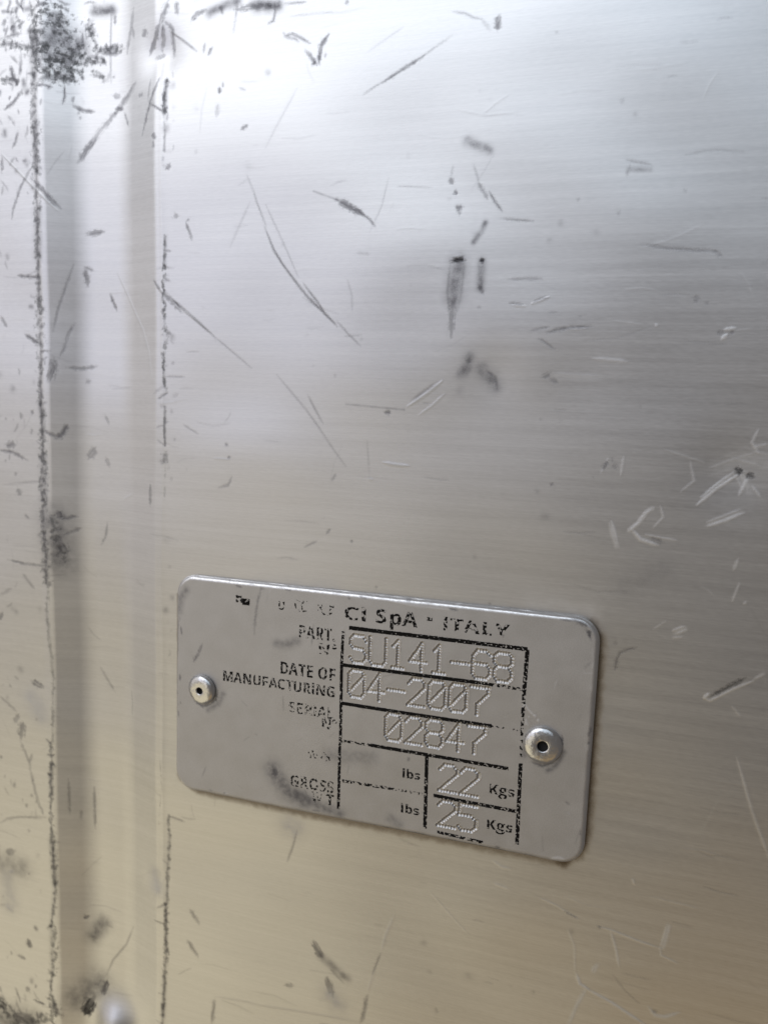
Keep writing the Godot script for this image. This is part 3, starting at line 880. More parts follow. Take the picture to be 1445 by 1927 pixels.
	mark(m, "crust", 2.43, 0.55, [-88.5, -11.4, -86.6, -15.4, -86.0, -18.1])
	mark(m, "crust", 1.82, 0.50, [-88.4, -7.9, -87.2, -10.6])
	mark(m, "crust", 4.06, 0.70, [-110.2, -150.8, -107.2, -152.7, -104.7, -155.0])
	mark(m, "crust", 3.26, 0.60, [-99.1, -153.7, -91.7, -149.6])
	mark(m, "crust", 2.48, 0.60, [-92.5, -144.8, -90.9, -148.5])
	mark(m, "haze", 4.75, 0.60, [-20.8, -78.2, -20.0, -78.5])  # pale glow of a dent, painted into the colour
	mark(m, "haze", 4.29, 0.60, [-9.1, -120.3, -7.4, -121.6])  # another dent's glow, painted pale
	mark(m, "haze", 3.44, 0.60, [-59.3, -99.7, -58.7, -103.0])
	mark(m, "haze", 4.22, 0.50, [-96.4, -57.0, -93.7, -61.5])
	mark(m, "haze", 4.56, 0.40, [-106.2, -110.9, -105.4, -118.8])
	mark(m, "haze", 4.52, 0.35, [-28.4, -19.9, -12.3, -19.2])
	mark(m, "haze", 3.39, 0.30, [33.3, -16.6, 45.4, -17.5])
	# brown dirt and the plate's own shadow, painted into the colour round it
	dirt_and_shade(m)


func dirt_and_shade(m: Maps) -> void:
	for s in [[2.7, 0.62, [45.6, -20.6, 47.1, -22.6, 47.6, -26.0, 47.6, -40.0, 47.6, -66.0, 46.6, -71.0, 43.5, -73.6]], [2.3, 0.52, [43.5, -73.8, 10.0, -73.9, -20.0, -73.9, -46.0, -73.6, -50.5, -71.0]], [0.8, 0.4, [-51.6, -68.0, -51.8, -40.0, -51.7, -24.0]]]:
		paint_dirt_shade(m, s[0], s[1], s[2])


func paint_dirt_shade(m: Maps, wide: float, strength: float, p: Array) -> void:  # lays dirt and contact shade into the colour
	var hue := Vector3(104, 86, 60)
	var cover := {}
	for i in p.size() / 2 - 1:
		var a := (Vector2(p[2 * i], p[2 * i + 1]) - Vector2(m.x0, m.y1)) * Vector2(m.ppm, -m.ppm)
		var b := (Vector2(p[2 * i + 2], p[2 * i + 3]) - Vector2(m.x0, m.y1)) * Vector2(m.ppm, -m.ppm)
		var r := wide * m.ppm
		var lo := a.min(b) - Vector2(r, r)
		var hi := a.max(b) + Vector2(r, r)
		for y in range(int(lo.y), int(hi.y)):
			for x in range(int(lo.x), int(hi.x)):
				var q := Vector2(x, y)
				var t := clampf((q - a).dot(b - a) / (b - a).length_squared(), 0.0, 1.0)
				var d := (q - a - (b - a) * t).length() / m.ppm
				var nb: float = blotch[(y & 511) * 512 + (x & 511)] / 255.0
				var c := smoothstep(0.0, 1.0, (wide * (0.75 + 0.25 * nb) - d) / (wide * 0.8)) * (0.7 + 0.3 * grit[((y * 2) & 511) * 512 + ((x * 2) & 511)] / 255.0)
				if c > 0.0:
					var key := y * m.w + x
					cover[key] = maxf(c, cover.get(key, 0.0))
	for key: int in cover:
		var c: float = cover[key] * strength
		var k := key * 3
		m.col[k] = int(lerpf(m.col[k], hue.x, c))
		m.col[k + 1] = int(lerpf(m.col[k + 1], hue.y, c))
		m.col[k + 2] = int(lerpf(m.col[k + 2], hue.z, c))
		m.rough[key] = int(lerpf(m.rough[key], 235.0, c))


# ---------------------------------------------------------------- identification plate

const PX := -1.9          # centre of the plate on the wall
const PY := -46.05
const PW := 49.6          # half its width
const PH := 27.35         # half its height
const PR := 5.0           # corner radius
const CELL := 0.125
const FACE := 1.6         # height of its face above the wall

var cols := 0
var rows := 0
var face: PackedFloat32Array
var owner_of: PackedInt32Array   # which stamped character a face cell belongs to, 0 = the plate itself


# Distance inside the rounded outline (positive inside), in plate axes.
func inside(x: float, y: float) -> float:
	var q := Vector2(absf(x) - (PW - PR), absf(y) - (PH - PR))
	return PR - (Vector2(maxf(q.x, 0), maxf(q.y, 0)).length() + minf(maxf(q.x, q.y), 0.0))


func pressed(x: float, y: float) -> float:
	var d := maxf(inside(x, y) + 0.05 * wave.get_noise_2d(x * 14.0, y * 14.0 + 500.0), 0.02)
	var z := FACE + 0.25 * wave.get_noise_2d(x * 1.5 + 300.0, y * 1.5)
	var r := 1.05
	if d < r:
		z -= r - sqrt(maxf(r * r - (r - d) * (r - d), 0.0))
	return z


func glyph(c: String) -> Array:
	var zero := [[0.2, 0, 0.8, 0, 1, 0.25, 1, 1.35, 0.8, 1.6, 0.2, 1.6, 0, 1.35, 0, 0.25, 0.2, 0], [0.08, 0.3, 0.92, 1.3]]
	match c:
		"0": return zero
		"1": return [[0.2, 1.25, 0.5, 1.6, 0.5, 0], [0.18, 0, 0.85, 0]]
		"2": return [[0, 1.3, 0.25, 1.6, 0.75, 1.6, 1, 1.35, 1, 1.1, 0, 0, 1, 0]]
		"4": return [[0.7, 0, 0.7, 1.6, 0, 0.5, 1, 0.5]]
		"5": return [[1, 1.6, 0.05, 1.6, 0, 0.95, 0.7, 0.95, 1, 0.7, 1, 0.25, 0.75, 0, 0.2, 0, 0, 0.2]]
		"6": return [[1, 1.4, 0.75, 1.6, 0.25, 1.6, 0, 1.25, 0, 0.25, 0.2, 0, 0.8, 0, 1, 0.25, 1, 0.6, 0.8, 0.85, 0.1, 0.85]]
		"7": return [[0, 1.6, 1, 1.6, 1, 1.25, 0.4, 0.6, 0.4, 0]]
		"8": return [[0.2, 0.85, 0, 1.05, 0, 1.4, 0.2, 1.6, 0.8, 1.6, 1, 1.4, 1, 1.05, 0.8, 0.85, 0.2, 0.85, 0, 0.6, 0, 0.25, 0.2, 0, 0.8, 0, 1, 0.25, 1, 0.6, 0.8, 0.85]]
		"S": return [[1, 1.3, 0.8, 1.6, 0.2, 1.6, 0, 1.35, 0, 1.05, 0.2, 0.85, 0.8, 0.8, 1, 0.55, 1, 0.25, 0.8, 0, 0.2, 0, 0, 0.25]]
		"U": return [[0, 1.6, 0, 0.25, 0.2, 0, 0.8, 0, 1, 0.25, 1, 1.6]]
		"-": return [[0, 0.75, 1, 0.75]]
	return []


# Punches the dots of one character into the face; its lower left corner at x, y (plate axes).
func stamp(c: String, x: float, y: float, w: float, h: float, id: int) -> void:
	for line: Array in glyph(c):
		for i in range(0, line.size() - 2, 2):
			var a := Vector2(x + line[i] * w, y + line[i + 1] * h / 1.6)
			var b := Vector2(x + line[i + 2] * w, y + line[i + 3] * h / 1.6)
			var count := maxi(1, int(round(a.distance_to(b) / 0.62)))
			for k in count + 1:
				punch(a.lerp(b, float(k) / count) + Vector2(rng.randf_range(-0.04, 0.04), rng.randf_range(-0.04, 0.04)), id)


func punch(at: Vector2, id: int) -> void:
	var r := 0.43 * rng.randf_range(0.92, 1.08)
	var deep := 0.30 * rng.randf_range(0.8, 1.15)
	var reach := r * 1.6
	var c0 := (at + Vector2(PW, PH)) / CELL
	var k := int(ceil(reach / CELL))
	for j in range(int(c0.y) - k, int(c0.y) + k + 2):
		for i in range(int(c0.x) - k, int(c0.x) + k + 2):
			var d := Vector2(i * CELL - PW, j * CELL - PH).distance_to(at)
			if d > reach:
				continue
			var base := pressed(i * CELL - PW, j * CELL - PH)
			var n := j * cols + i
			var now := face[n] - base
			if d < r:
				var q := d / r
				now = minf(now if now < 0.0 else 0.0, -deep * (1.0 - q * q)) if now <= 0.0 or q < 0.9 else now
				owner_of[n] = id
			elif now >= 0.0:
				now = maxf(now, 0.05 * sin(PI * (d - r) / (reach - r)))
				if owner_of[n] == 0 and d < r * 1.3:
					owner_of[n] = id
			face[n] = base + now


func face_at(x: float, y: float) -> float:
	var fx := clampf((x + PW) / CELL, 0, cols - 1.001)
	var fy := clampf((y + PH) / CELL, 0, rows - 1.001)
	var i := int(fx)
	var j := int(fy)
	var a := lerpf(face[j * cols + i], face[j * cols + i + 1], fx - i)
	var b := lerpf(face[(j + 1) * cols + i], face[(j + 1) * cols + i + 1], fx - i)
	return lerpf(a, b, fy - j)


func build_plate() -> void:
	var plate := Node3D.new()
	plate.name = "identification_plate"
	plate.position = Vector3(PX, PY, 0.4) * MM
	add_child(plate)
	plate.set_meta("label", "grey metal identification plate with stamped numbers, worn black print and two rivets")
	plate.set_meta("category", "nameplate")
	cols = int(round(2 * PW / CELL)) + 1
	rows = int(round(2 * PH / CELL)) + 1
	face.resize(cols * rows)
	owner_of.resize(cols * rows)
	for j in rows:
		for i in cols:
			face[j * cols + i] = pressed(i * CELL - PW, j * CELL - PH)
	# stamped characters: text, lower left corner, then pitch, width and height
	var stamped := []
	for row in [["SU141-68", -6.24, -34.60, 4.67, 3.75, 6.25], ["04-2007", -6.35, -42.80, 4.68, 3.75, 6.2], ["02847", 2.78, -51.75, 4.69, 3.75, 6.2], ["22", 15.73, -61.67, 4.75, 3.9, 6.2], ["25", 15.76, -70.05, 4.7, 3.9, 6.0]]:
		var text: String = row[0]
		for k in text.length():
			stamped.append(text[k])
			stamp(text[k], row[1] + row[3] * k - PX, row[2] - PY, row[4], row[5], stamped.size())
	# the maps of the face
	var m := Maps.new(-PW, PW, -PH, PH, 1024)
	var n := FastNoiseLite.new()
	n.seed = 77
	n.frequency = 0.35
	n.fractal_octaves = 2
	var fine := n.get_image(m.w, m.h)
	n.seed = 78
	n.frequency = 0.012
	n.fractal_octaves = 4
	fine = laid_over(fine, n.get_image(m.w, m.h), 0.28)
	m.col = levels(fine.duplicate(), 168, 206, Vector3(1.0, 0.993, 0.98), true)
	m.rough = levels(fine.duplicate(), 138, 186)
	var rel := fine.duplicate()
	rel.convert(Image.FORMAT_L8)
	rel.convert(Image.FORMAT_RF)
	m.relief = rel.get_data().to_float32_array()
	for i in m.relief.size():
		m.relief[i] = 0.45 + m.relief[i] * 0.12
	plate_wear(m)
	var mat := metal(m, 0.12)
	mat.resource_name = "matt grey plate"
	var bare := mat.duplicate()
	bare.roughness = 0.72
	bare.resource_name = "stamped metal"
	build_face(m, plate, mat, bare, stamped)
	build_print(plate)
	for r in [[-44.08, -46.67, 0.05, -0.10, 3.75, 0.22, "smaller rivet at the left end of the plate"], [37.7, -47.24, -0.03, 0.02, 4.1, 0.265, "rivet at the right end of the plate, beside the table"]]:
		build_rivet(plate, r[0] - PX, r[1] - PY, r[2], r[3], r[4], r[5], r[6])


func plate_wear(m: Maps) -> void:
	for s in PLATE_MARKS:
		var p := []
		for i in range(0, s[3].size(), 2):
			p.append(s[3][i] - PX)
			p.append(s[3][i + 1] - PY)
		mark(m, s[0], s[1], s[2], p)
	# the rounded edge is rubbed shiny, with its top highlight painted paler
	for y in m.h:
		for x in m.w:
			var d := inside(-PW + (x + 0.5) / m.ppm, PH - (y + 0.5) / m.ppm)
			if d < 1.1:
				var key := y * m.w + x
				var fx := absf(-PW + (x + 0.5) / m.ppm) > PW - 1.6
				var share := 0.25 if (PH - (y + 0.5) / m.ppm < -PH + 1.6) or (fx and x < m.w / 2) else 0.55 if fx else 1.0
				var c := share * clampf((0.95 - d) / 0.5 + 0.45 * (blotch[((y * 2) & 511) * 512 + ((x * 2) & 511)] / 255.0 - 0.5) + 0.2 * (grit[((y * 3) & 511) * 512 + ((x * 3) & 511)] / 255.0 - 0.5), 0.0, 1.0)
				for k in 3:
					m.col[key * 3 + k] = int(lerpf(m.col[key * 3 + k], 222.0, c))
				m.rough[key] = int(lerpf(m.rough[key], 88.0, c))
	# the edges are rubbed
	for i in 46:
		var t := rng.randf()
		var side := rng.randi() % 4
		var c := Vector2(lerpf(-PW + 3, PW - 3, t), PH - rng.randf_range(0.2, 1.4)) if side == 0 else Vector2(lerpf(-PW + 3, PW - 3, t), -PH + rng.randf_range(0.2, 1.2)) if side == 1 else Vector2(-PW + rng.randf_range(0.3, 1.6), lerpf(-PH + 3, PH - 3, t)) if side == 2 else Vector2(PW - rng.randf_range(0.2, 1.2), lerpf(-PH + 3, PH - 3, t))
		var along := Vector2(1, rng.randf_range(-0.2, 0.2)) if side < 2 else Vector2(rng.randf_range(-0.2, 0.2), 1)
		var e := c + along * rng.randf_range(0.4, 2.2)
		mark(m, "scuff" if rng.randf() < 0.6 or side == 2 else "scratch", rng.randf_range(0.2, 0.5), rng.randf_range(0.2, 0.6), [c.x, c.y, e.x, e.y])
	for i in 70:
		var c := Vector2(rng.randf_range(-PW, PW), rng.randf_range(-PH, PH))
		var e := c + Vector2.from_angle(rng.randf() * TAU) * rng.randf_range(0.3, 4.0)
		mark(m, "scuff" if rng.randf() < 0.5 else "scratch", rng.randf_range(0.12, 0.3), rng.randf_range(0.08, 0.3), [c.x, c.y, e.x, e.y])


func build_face(m: Maps, plate: Node3D, mat: Material, bare: Material, stamped: Array) -> void:
	var groups := []
	var remap := []
	for k in stamped.size() + 1:
		groups.append(PackedInt32Array())
		remap.append({})
	# vertices outside the outline are drawn in to it
	var v := PackedVector3Array()
	var n := PackedVector3Array()
	var uv := PackedVector2Array()
	v.resize(cols * rows)
	n.resize(cols * rows)
	uv.resize(cols * rows)
	var keep := PackedByteArray()
	keep.resize(cols * rows)
	var core := Vector2(PW - PR, PH - PR)
	for j in rows:
		for i in cols:
			var x := i * CELL - PW
			var y := j * CELL - PH
			var at := j * cols + i
			var d := 1.0
			if absf(x) > core.x and absf(y) > core.y:
				var c := Vector2(signf(x) * core.x, signf(y) * core.y)
				var q := Vector2(x, y) - c
				d = PR - q.length()
				if d < 0.0:
					q = q.normalized() * PR
					x = c.x + q.x
					y = c.y + q.y
			keep[at] = 1 if d > 0.0 else 0
			var z := face[at] if d > 0.0 else pressed(x, y)
			v[at] = Vector3(x, y, z - 0.4) * MM
			var l := face[at - 1] if i > 0 else face[at]
			var r := face[at + 1] if i < cols - 1 else face[at]
			var b := face[at - cols] if j > 0 else face[at]
			var t := face[at + cols] if j < rows - 1 else face[at]
			n[at] = Vector3(l - r, b - t, 2.0 * CELL).normalized()
			uv[at] = m.uv(x, y)
	for j in rows - 1:
		for i in cols - 1:
			var a := j * cols + i
			if keep[a] + keep[a + 1] + keep[a + cols] + keep[a + cols + 1] == 0:
				continue
			var o := maxi(maxi(owner_of[a], owner_of[a + 1]), maxi(owner_of[a + cols], owner_of[a + cols + 1]))
			groups[o].append_array([a, a + cols, a + 1, a + 1, a + cols, a + cols + 1])
	for k in groups.size():
		var idx: PackedInt32Array = groups[k]
		if k == 0:
			part("plate_sheet", arrays(v, n, idx, uv), mat, plate)
			continue
		var own := {}
		var v2 := PackedVector3Array()
		var n2 := PackedVector3Array()
		var uv2 := PackedVector2Array()
		for q in idx.size():
			var at := idx[q]
			if not own.has(at):
				own[at] = v2.size()
				v2.append(v[at])
				n2.append(n[at])
				uv2.append(uv[at])
			idx[q] = own[at]
		part("stamped_hyphen" if stamped[k - 1] == "-" else "stamped_letter" if stamped[k - 1] in ["S", "U"] else "stamped_digit", arrays(v2, n2, idx, uv2), bare, plate)
	# the rim and the underside
	var loop := PackedVector2Array()
	for c in [[1, 1, 0.0], [-1, 1, 0.25], [-1, -1, 0.5], [1, -1, 0.75]]:
		for s in 17:
			loop.append(Vector2(c[0] * core.x, c[1] * core.y) + Vector2.from_angle(TAU * (c[2] + 0.25 * s / 16.0)) * PR)
	var rv := PackedVector3Array()
	var rn := PackedVector3Array()
	var ri := PackedInt32Array()
	for s in loop.size() + 1:
		var p := loop[s % loop.size()]
		var out := (p - p.clamp(-core, core)).normalized()
		rv.append(Vector3(p.x, p.y, pressed(p.x, p.y) - 0.4) * MM)
		rv.append(Vector3(p.x, p.y, 0.12 - 0.4) * MM)
		rn.append(Vector3(out.x, out.y, 0.3).normalized())
		rn.append(Vector3(out.x, out.y, 0))
		if s < loop.size():
			ri.append_array([2 * s, 2 * s + 2, 2 * s + 1, 2 * s + 1, 2 * s + 2, 2 * s + 3])
	var edge := StandardMaterial3D.new()
	edge.metallic = 1.0
	edge.albedo_color = Color(0.72, 0.71, 0.69)
	edge.roughness = 0.5
	part("plate_edge", arrays(rv, rn, ri), edge, plate)


# ---- print: a thin layer of black ink, worn through in places

var ink_mat: StandardMaterial3D

const INK := 0.075


# ink(mask) -> mesh of thin quads lying on the face; hit(x, y) says where the print was laid.
func ink_mesh(mask: PackedByteArray, w: int, h: int, x0: float, y0: float) -> ArrayMesh:
	var v := PackedVector3Array()
	var n := PackedVector3Array()
	var idx := PackedInt32Array()
	for j in h:
		var i := 0
		while i < w:
			if mask[j * w + i] == 0:
				i += 1
				continue
			var from := i
			while i < w and mask[j * w + i] and i - from < 6:
				i += 1
			var at := v.size()
			for c: Vector2 in [Vector2(from, j), Vector2(i, j), Vector2(i, j + 1), Vector2(from, j + 1)]:
				var x := x0 + c.x * INK
				var y := y0 + c.y * INK
				v.append(Vector3(x, y, face_at(x, y) + 0.02 - 0.4) * MM)
				n.append(Vector3.BACK)
			idx.append_array([at, at + 2, at + 1, at, at + 3, at + 2])
	return arrays(v, n, idx) if idx.size() else null


func worn_off(x: float, y: float, wear: float) -> bool:
	var b: float = blotch[(int(y * 21.0 + 4000) & 511) * 512 + (int(x * 21.0 + 4000) & 511)] / 255.0
	var g: float = grit[(int(y * 18.0 + 4000) & 511) * 512 + (int(x * 18.0 + 4000) & 511)] / 255.0
	return b * 0.94 + g * 0.06 < wear


func print_line(plate: Node3D, wide: float, wear0: float, wear1: float, p: Array) -> void:
	var a := Vector2(p[0] - PX, p[1] - PY)
	var b := Vector2(p[2] - PX, p[3] - PY)
	var lo := a.min(b) - Vector2(wide, wide)
	var hi := a.max(b) + Vector2(wide, wide)
	var w := int((hi.x - lo.x) / INK) + 1
	var h := int((hi.y - lo.y) / INK) + 1
	var mask := PackedByteArray()
	mask.resize(w * h)
	var ab := b - a
	for j in h:
		for i in w:
			var x := lo.x + (i + 0.5) * INK
			var y := lo.y + (j + 0.5) * INK
			var q := Vector2(x, y) - a
			var t := q.dot(ab) / ab.length_squared()
			if t < 0.0 or t > 1.0:
				continue
			var d := (q - ab * t).length()
			var g: float = grit[(int(y * 14.0 + 2000) & 511) * 512 + (int(x * 14.0 + 2000) & 511)] / 255.0
			if d < wide * (0.40 + 0.08 * g) and not worn_off(x, y, lerpf(wear0, wear1, t)):
				mask[j * w + i] = 1
	var mesh := ink_mesh(mask, w, h, lo.x, lo.y)
	if mesh:
		part("printed_line", mesh, ink_mat, plate)


# One printed word: its lower left corner, the end of its base line and its height, in wall axes.
func print_word(plate: Node3D, text: String, p: Array, tall: float, wear: float, heavy := 700) -> void:
	var font := SystemFont.new()
	font.font_names = PackedStringArray(["Droid Sans"])
	font.font_weight = heavy
	var tm := TextMesh.new()
	tm.text = text.replace("I", "l")   # a capital without bars
	tm.font = font
	tm.font_size = 32
	tm.pixel_size = 0.1
	tm.depth = 0.0
	tm.curve_step = 0.5
	tm.horizontal_alignment = HORIZONTAL_ALIGNMENT_LEFT
	var a := tm.get_mesh_arrays()
	var tv: PackedVector3Array = a[Mesh.ARRAY_VERTEX]
	var ti: PackedInt32Array = a[Mesh.ARRAY_INDEX] if a[Mesh.ARRAY_INDEX] != null else PackedInt32Array(range(tv.size()))
	var lo := Vector2(1e9, 1e9)
	var hi := Vector2(-1e9, -1e9)
	for q in tv:
		lo = lo.min(Vector2(q.x, q.y))
		hi = hi.max(Vector2(q.x, q.y))
	var from := Vector2(p[0] - PX, p[1] - PY)
	var wide := p[2] - p[0] as float
	var slope: float = (p[3] - p[1]) / wide
	var w := int(wide / INK) + 2
	var h := int(tall / INK) + 2
	var mask := PackedByteArray()
	mask.resize(w * h)
	var k := Vector2(wide / (hi.x - lo.x), tall / (hi.y - lo.y)) / INK
	for t in range(0, ti.size(), 3):
		var c := []
		for s in 3:
			c.append((Vector2(tv[ti[t + s]].x, tv[ti[t + s]].y) - lo) * k)
		var l: Vector2 = c[0].min(c[1]).min(c[2])
		var u: Vector2 = c[0].max(c[1]).max(c[2])
		for j in range(maxi(0, int(l.y)), mini(h - 1, int(u.y)) + 1):
			for i in range(maxi(0, int(l.x)), mini(w - 1, int(u.x)) + 1):
				if Geometry2D.point_is_inside_triangle(Vector2(i + 0.5, j + 0.5), c[0], c[1], c[2]) and not worn_off(from.x + i * INK + tall * 3.7, from.y + j * INK, wear):
					mask[j * w + i] = 1
	var mesh := ink_mesh(mask, w, h, from.x, from.y)
	if mesh:
		part("printed_word", mesh, ink_mat, plate)


func build_print(plate: Node3D) -> void:
	ink_mat = StandardMaterial3D.new()
	ink_mat.albedo_color = Color(0.07, 0.065, 0.06)
	ink_mat.metallic_specular = 0.25
	ink_mat.roughness = 0.8
	ink_mat.resource_name = "black ink"
	# the table
	print_line(plate, 1.05, 0.10, 0.30, [-6.75, -26.77, 33.21, -26.81])
	print_line(plate, 0.8, 0.42, 0.36, [-8.13, -27.80, -8.27, -35.59])
	print_line(plate, 0.85, 0.28, 0.40, [-8.27, -35.59, -7.93, -54.71])
	print_line(plate, 0.8, 0.42, 0.30, [-8.06, -54.73, -7.97, -70.71])
	print_line(plate, 1.0, 0.30, 0.30, [33.21, -26.81, 33.09, -35.97])
	print_line(plate, 0.9, 0.40, 0.42, [33.09, -35.97, 33.10, -41.90])
	print_line(plate, 0.7, 0.5, 0.62, [33.10, -41.90, 33.18, -50.88])
	print_line(plate, 0.95, 0.28, 0.34, [33.27, -52.32, 33.57, -71.06])
	print_line(plate, 0.95, 0.12, 0.22, [-8.01, -35.68, 23.24, -35.59])
	print_line(plate, 0.8, 0.3, 0.58, [23.24, -35.59, 32.96, -35.75])
	print_line(plate, 0.95, 0.12, 0.24, [-7.98, -44.81, 26.65, -44.95])
	print_line(plate, 0.4, 0.55, 0.65, [26.65, -44.95, 33.40, -44.95])
	print_line(plate, 0.7, 0.55, 0.5, [-7.96, -53.81, -0.58, -53.74])
	print_line(plate, 0.95, 0.22, 0.34, [-0.58, -53.74, 30.73, -53.98])
	print_line(plate, 0.8, 0.44, 0.48, [-7.79, -63.55, 4.49, -63.38])
	print_line(plate, 0.6, 0.5, 0.66, [4.49, -63.38, 12.62, -63.39])
	print_line(plate, 0.95, 0.24, 0.34, [12.57, -53.93, 12.86, -71.53])
	print_line(plate, 0.95, 0.26, 0.34, [14.46, -63.17, 33.12, -63.46])
	print_line(plate, 0.8, 0.32, 0.50, [15.71, -71.72, 26.13, -72.11])
	# the words
	print_word(plate, "■", [-35.29, -23.91, -33.62, -23.85], 1.7, 0.50)
	print_word(plate, "▲", [-33.61, -24.37, -31.67, -24.29], 1.6, 0.25)
	print_word(plate, "U", [-24.29, -24.50, -22.80, -24.46], 2.0, 0.46)
	print_word(plate, "CC", [-20.26, -24.56, -17.07, -24.58], 3.0, 0.60)
	print_word(plate, "U", [-14.45, -24.54, -10.54, -24.60], 2.4, 0.62)
	print_word(plate, "CI", [-7.96, -24.93, -2.88, -24.96], 3.3, 0.40)
	print_word(plate, "SpA", [-0.46, -26.03, 9.14, -26.10], 4.4, 0.34)
	print_word(plate, "-", [11.18, -23.10, 12.37, -23.08], 0.8, 0.40)
	print_word(plate, "ITALY", [14.95, -24.81, 29.29, -24.97], 3.1, 0.45)
	print_word(plate, "PART.", [-18.92, -30.49, -9.98, -30.53], 2.9, 0.43)
	print_word(plate, "N°", [-13.93, -33.80, -9.49, -33.74], 2.7, 0.50)
	print_word(plate, "DATE OF", [-23.43, -39.81, -9.70, -39.58], 2.9, 0.34)
	print_word(plate, "MANUFACTURING", [-38.46, -43.73, -9.72, -43.28], 2.8, 0.35)
	print_word(plate, "SERIAL", [-21.18, -49.01, -9.82, -48.81], 2.9, 0.48)
	print_word(plate, "N°", [-12.64, -51.59, -8.95, -51.51], 2.6, 0.50)
	print_word(plate, "W/S", [-16.32, -59.40, -10.17, -59.26], 2.0, 0.62)
	print_word(plate, "GROSS", [-20.23, -67.16, -9.28, -66.86], 2.9, 0.44)
	print_word(plate, "W", [-14.69, -70.14, -12.13, -70.05], 2.6, 0.60)
	print_word(plate, "T", [-11.18, -70.14, -9.18, -70.02], 2.6, 0.36)
	print_word(plate, "lbs", [7.14, -60.20, 11.24, -60.09], 2.25, 0.30)
	print_word(plate, "lbs", [7.11, -68.68, 11.36, -68.49], 2.25, 0.30)
	print_word(plate, "Kgs", [26.95, -61.19, 32.41, -61.14], 3.1, 0.34)
	print_word(plate, "Kgs", [26.81, -69.45, 32.43, -69.42], 3.1, 0.34)


# ---- rivets

func lathe(profile: Array) -> ArrayMesh:
	var v := PackedVector3Array()
	var n := PackedVector3Array()
	var idx := PackedInt32Array()
	var k := profile.size() / 2
	var turns := 56
	for t in turns + 1:
		var dir := Vector2.from_angle(TAU * t / turns)
		for i in k:
			var a := Vector2(profile[2 * maxi(i - 1, 0)], profile[2 * maxi(i - 1, 0) + 1])
			var b := Vector2(profile[2 * mini(i + 1, k - 1)], profile[2 * mini(i + 1, k - 1) + 1])
			var slope := (b - a).normalized()
			var out := Vector2(-slope.y, slope.x)
			v.append(Vector3(dir.x * profile[2 * i], dir.y * profile[2 * i], profile[2 * i + 1]) * MM)
			n.append(Vector3(dir.x * out.x, dir.y * out.x, out.y))
			if t < turns and i < k - 1:
				var at := t * k + i
				idx.append_array([at, at + k, at + 1, at + 1, at + k, at + k + 1])
	return arrays(v, n, idx)


func build_rivet(plate: Node3D, x: float, y: float, lean_x: float, lean_y: float, size: float, bore: float, label: String) -> void:
	var mat := StandardMaterial3D.new()
	mat.metallic = 1.0
	mat.albedo_color = Color(0.80, 0.80, 0.80)
	mat.roughness = 0.30
	mat.heightmap_enabled = true
	mat.heightmap_scale = 0.007
	mat.uv1_triplanar = true
	mat.uv1_scale = Vector3(90, 90, 90)
	var nt := NoiseTexture2D.new()
	nt.width = 256
	nt.height = 256
	nt.seamless = true
	nt.noise = FastNoiseLite.new()
	nt.noise.frequency = 0.03
	nt.noise.fractal_octaves = 4
	mat.heightmap_texture = nt
	mat.resource_name = "rivet metal"
	var profile := []
	for q in [[1.0, -0.15], [1.0, 0.16], [0.985, 0.42], [0.94, 0.70], [0.86, 0.95], [0.74, 1.14], [0.6, 1.24], [0.46, 1.28], [bore + 0.09, 1.27], [bore + 0.03, 1.22], [bore + 0.005, 1.10], [bore, 0.4]]:
		profile.append(q[0] * size)
		profile.append(q[1])
	var head := part("rivet", lathe(profile), mat, plate, label)
	head.position = Vector3(x, y, FACE - 0.4) * MM
	head.rotation = Vector3(lean_x, lean_y, rng.randf() * TAU)
	var dark := StandardMaterial3D.new()
	dark.albedo_color = Color(0.10, 0.09, 0.08)
	dark.roughness = 0.9
	part("rivet_hole", lathe([(bore - 0.002) * size, 1.08, (bore - 0.004) * size, 0.2, 0.02, 0.2]), dark, head)


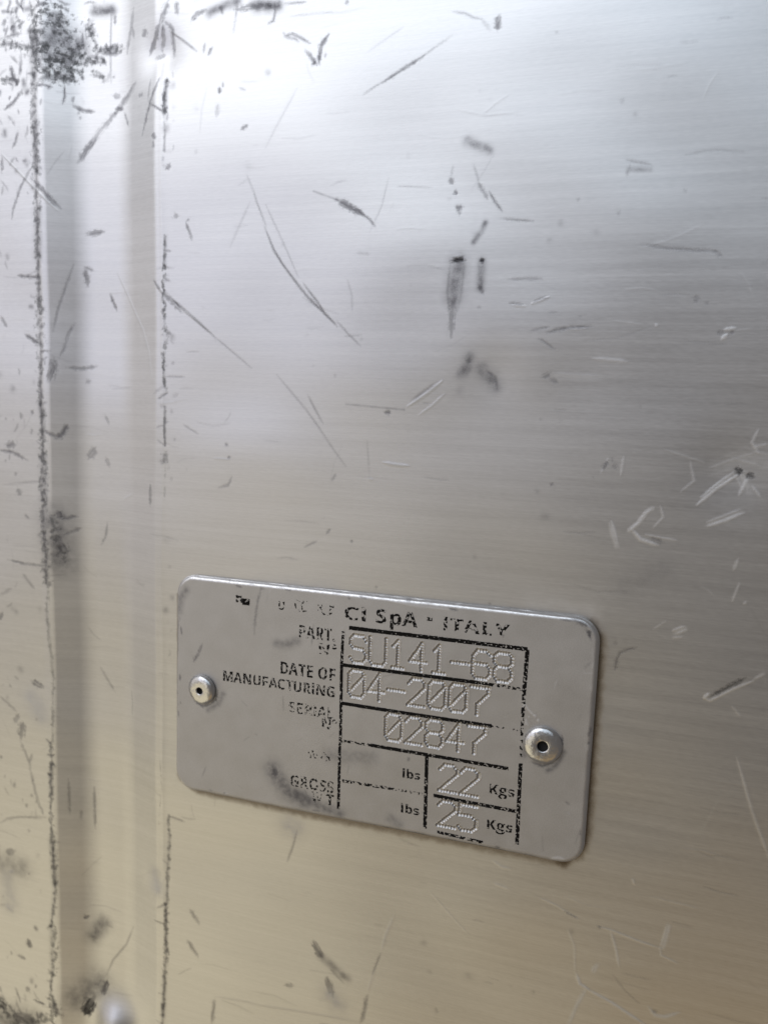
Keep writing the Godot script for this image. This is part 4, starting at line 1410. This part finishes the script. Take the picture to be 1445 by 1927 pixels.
const PLATE_MARKS := [
	["scuff", 0.70, 0.45, [-44.30, -35.31, -45.45, -38.12, -46.61, -40.02]],
	["scuff", 0.53, 0.35, [-28.72, -19.63, -29.63, -22.91, -30.24, -27.47, -30.45, -31.37]],
	["scratch", 0.40, 0.35, [-25.62, -18.68, -26.93, -21.10]],
	["smear", 1.61, 0.30, [-24.66, -32.60, -22.62, -32.86, -19.30, -31.30]],
	["smear", 3.34, 0.45, [-24.87, -63.96, -23.72, -65.64, -21.17, -68.27, -17.00, -70.18]],
	["scuff", 1.94, 0.50, [-24.60, -63.51, -24.28, -65.47]],
	["smear", 1.93, 0.40, [-18.40, -69.10, -12.92, -70.74, -7.54, -71.69]],
	["scuff", 0.39, 0.35, [-15.43, -27.04, -15.82, -32.14]],
	["scratch", 0.50, 0.80, [-0.08, -19.27, 5.84, -19.73, 10.68, -20.04, 17.78, -20.09]],
	["scratch", 0.25, 0.60, [2.77, -19.57, 10.70, -20.52]],
	["scuff", 0.89, 0.60, [42.57, -19.49, 43.98, -19.78, 45.08, -20.32]],
	["scuff", 0.77, 0.75, [45.24, -21.21, 45.76, -22.50]],
	["scuff", 0.33, 0.40, [44.56, -20.61, 46.02, -23.26]],
	["smear", 1.40, 0.30, [-48.73, -22.32, -50.19, -24.45, -50.77, -27.82]],
	["scuff", 0.71, 0.50, [-50.91, -29.17, -51.34, -34.57, -51.19, -39.94]],
	["scuff", 0.58, 0.50, [-51.48, -42.69, -51.62, -48.16]],
	["scuff", 0.59, 0.40, [-51.59, -64.77, -51.28, -69.63]],
	["scratch", 0.47, 0.85, [33.02, -38.58, 34.35, -40.16, 35.42, -41.06]],
	["scratch", 0.58, 0.95, [35.30, -41.08, 35.87, -41.23]],
	["scratch", 0.58, 0.95, [36.14, -42.02, 36.59, -42.07]],
	["scratch", 0.35, 0.80, [34.21, -41.49, 34.56, -41.67]],
	["scratch", 0.35, 0.80, [34.07, -42.94, 34.34, -43.61]],
	["scratch", 0.47, 0.80, [33.15, -38.92, 32.98, -39.77]],
	["scratch", 0.47, 0.70, [33.90, -42.01, 33.77, -43.58]],
	["scratch", 0.34, 0.40, [39.74, -32.45, 39.23, -34.73]],
	["scratch", 0.33, 0.40, [44.97, -29.66, 45.13, -30.44, 46.92, -30.19]],
	["scratch", 0.45, 0.40, [46.79, -32.85, 46.76, -34.00]],
	["scratch", 0.35, 0.50, [43.61, -61.41, 44.30, -61.88]],
	["scuff", 0.47, 0.30, [43.12, -59.09, 43.94, -59.66]],
	["scratch", 0.72, 0.80, [40.88, -72.85, 42.52, -72.12, 43.87, -72.20]],
	["smear", 1.82, 0.25, [4.78, -70.57, 6.72, -71.48]],
	["smear", 1.17, 0.30, [34.21, -47.10, 33.82, -50.17]],
	["smear", 2.67, 0.20, [-10.61, -57.76, -0.22, -56.63]],
	["scuff", 0.51, 0.40, [8.55, -55.12, 8.09, -56.09]],
	["scuff", 0.39, 0.30, [-19.61, -18.08, -14.35, -18.55]],
	["scuff", 0.87, 0.40, [-2.89, -17.62, -1.63, -17.73]],
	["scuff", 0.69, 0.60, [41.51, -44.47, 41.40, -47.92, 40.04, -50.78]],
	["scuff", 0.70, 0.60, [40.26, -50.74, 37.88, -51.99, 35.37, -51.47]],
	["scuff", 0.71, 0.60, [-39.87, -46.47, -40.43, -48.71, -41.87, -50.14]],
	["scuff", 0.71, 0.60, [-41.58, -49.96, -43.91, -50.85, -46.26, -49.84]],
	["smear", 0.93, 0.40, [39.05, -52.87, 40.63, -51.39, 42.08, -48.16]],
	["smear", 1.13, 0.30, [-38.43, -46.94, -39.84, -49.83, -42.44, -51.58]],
]
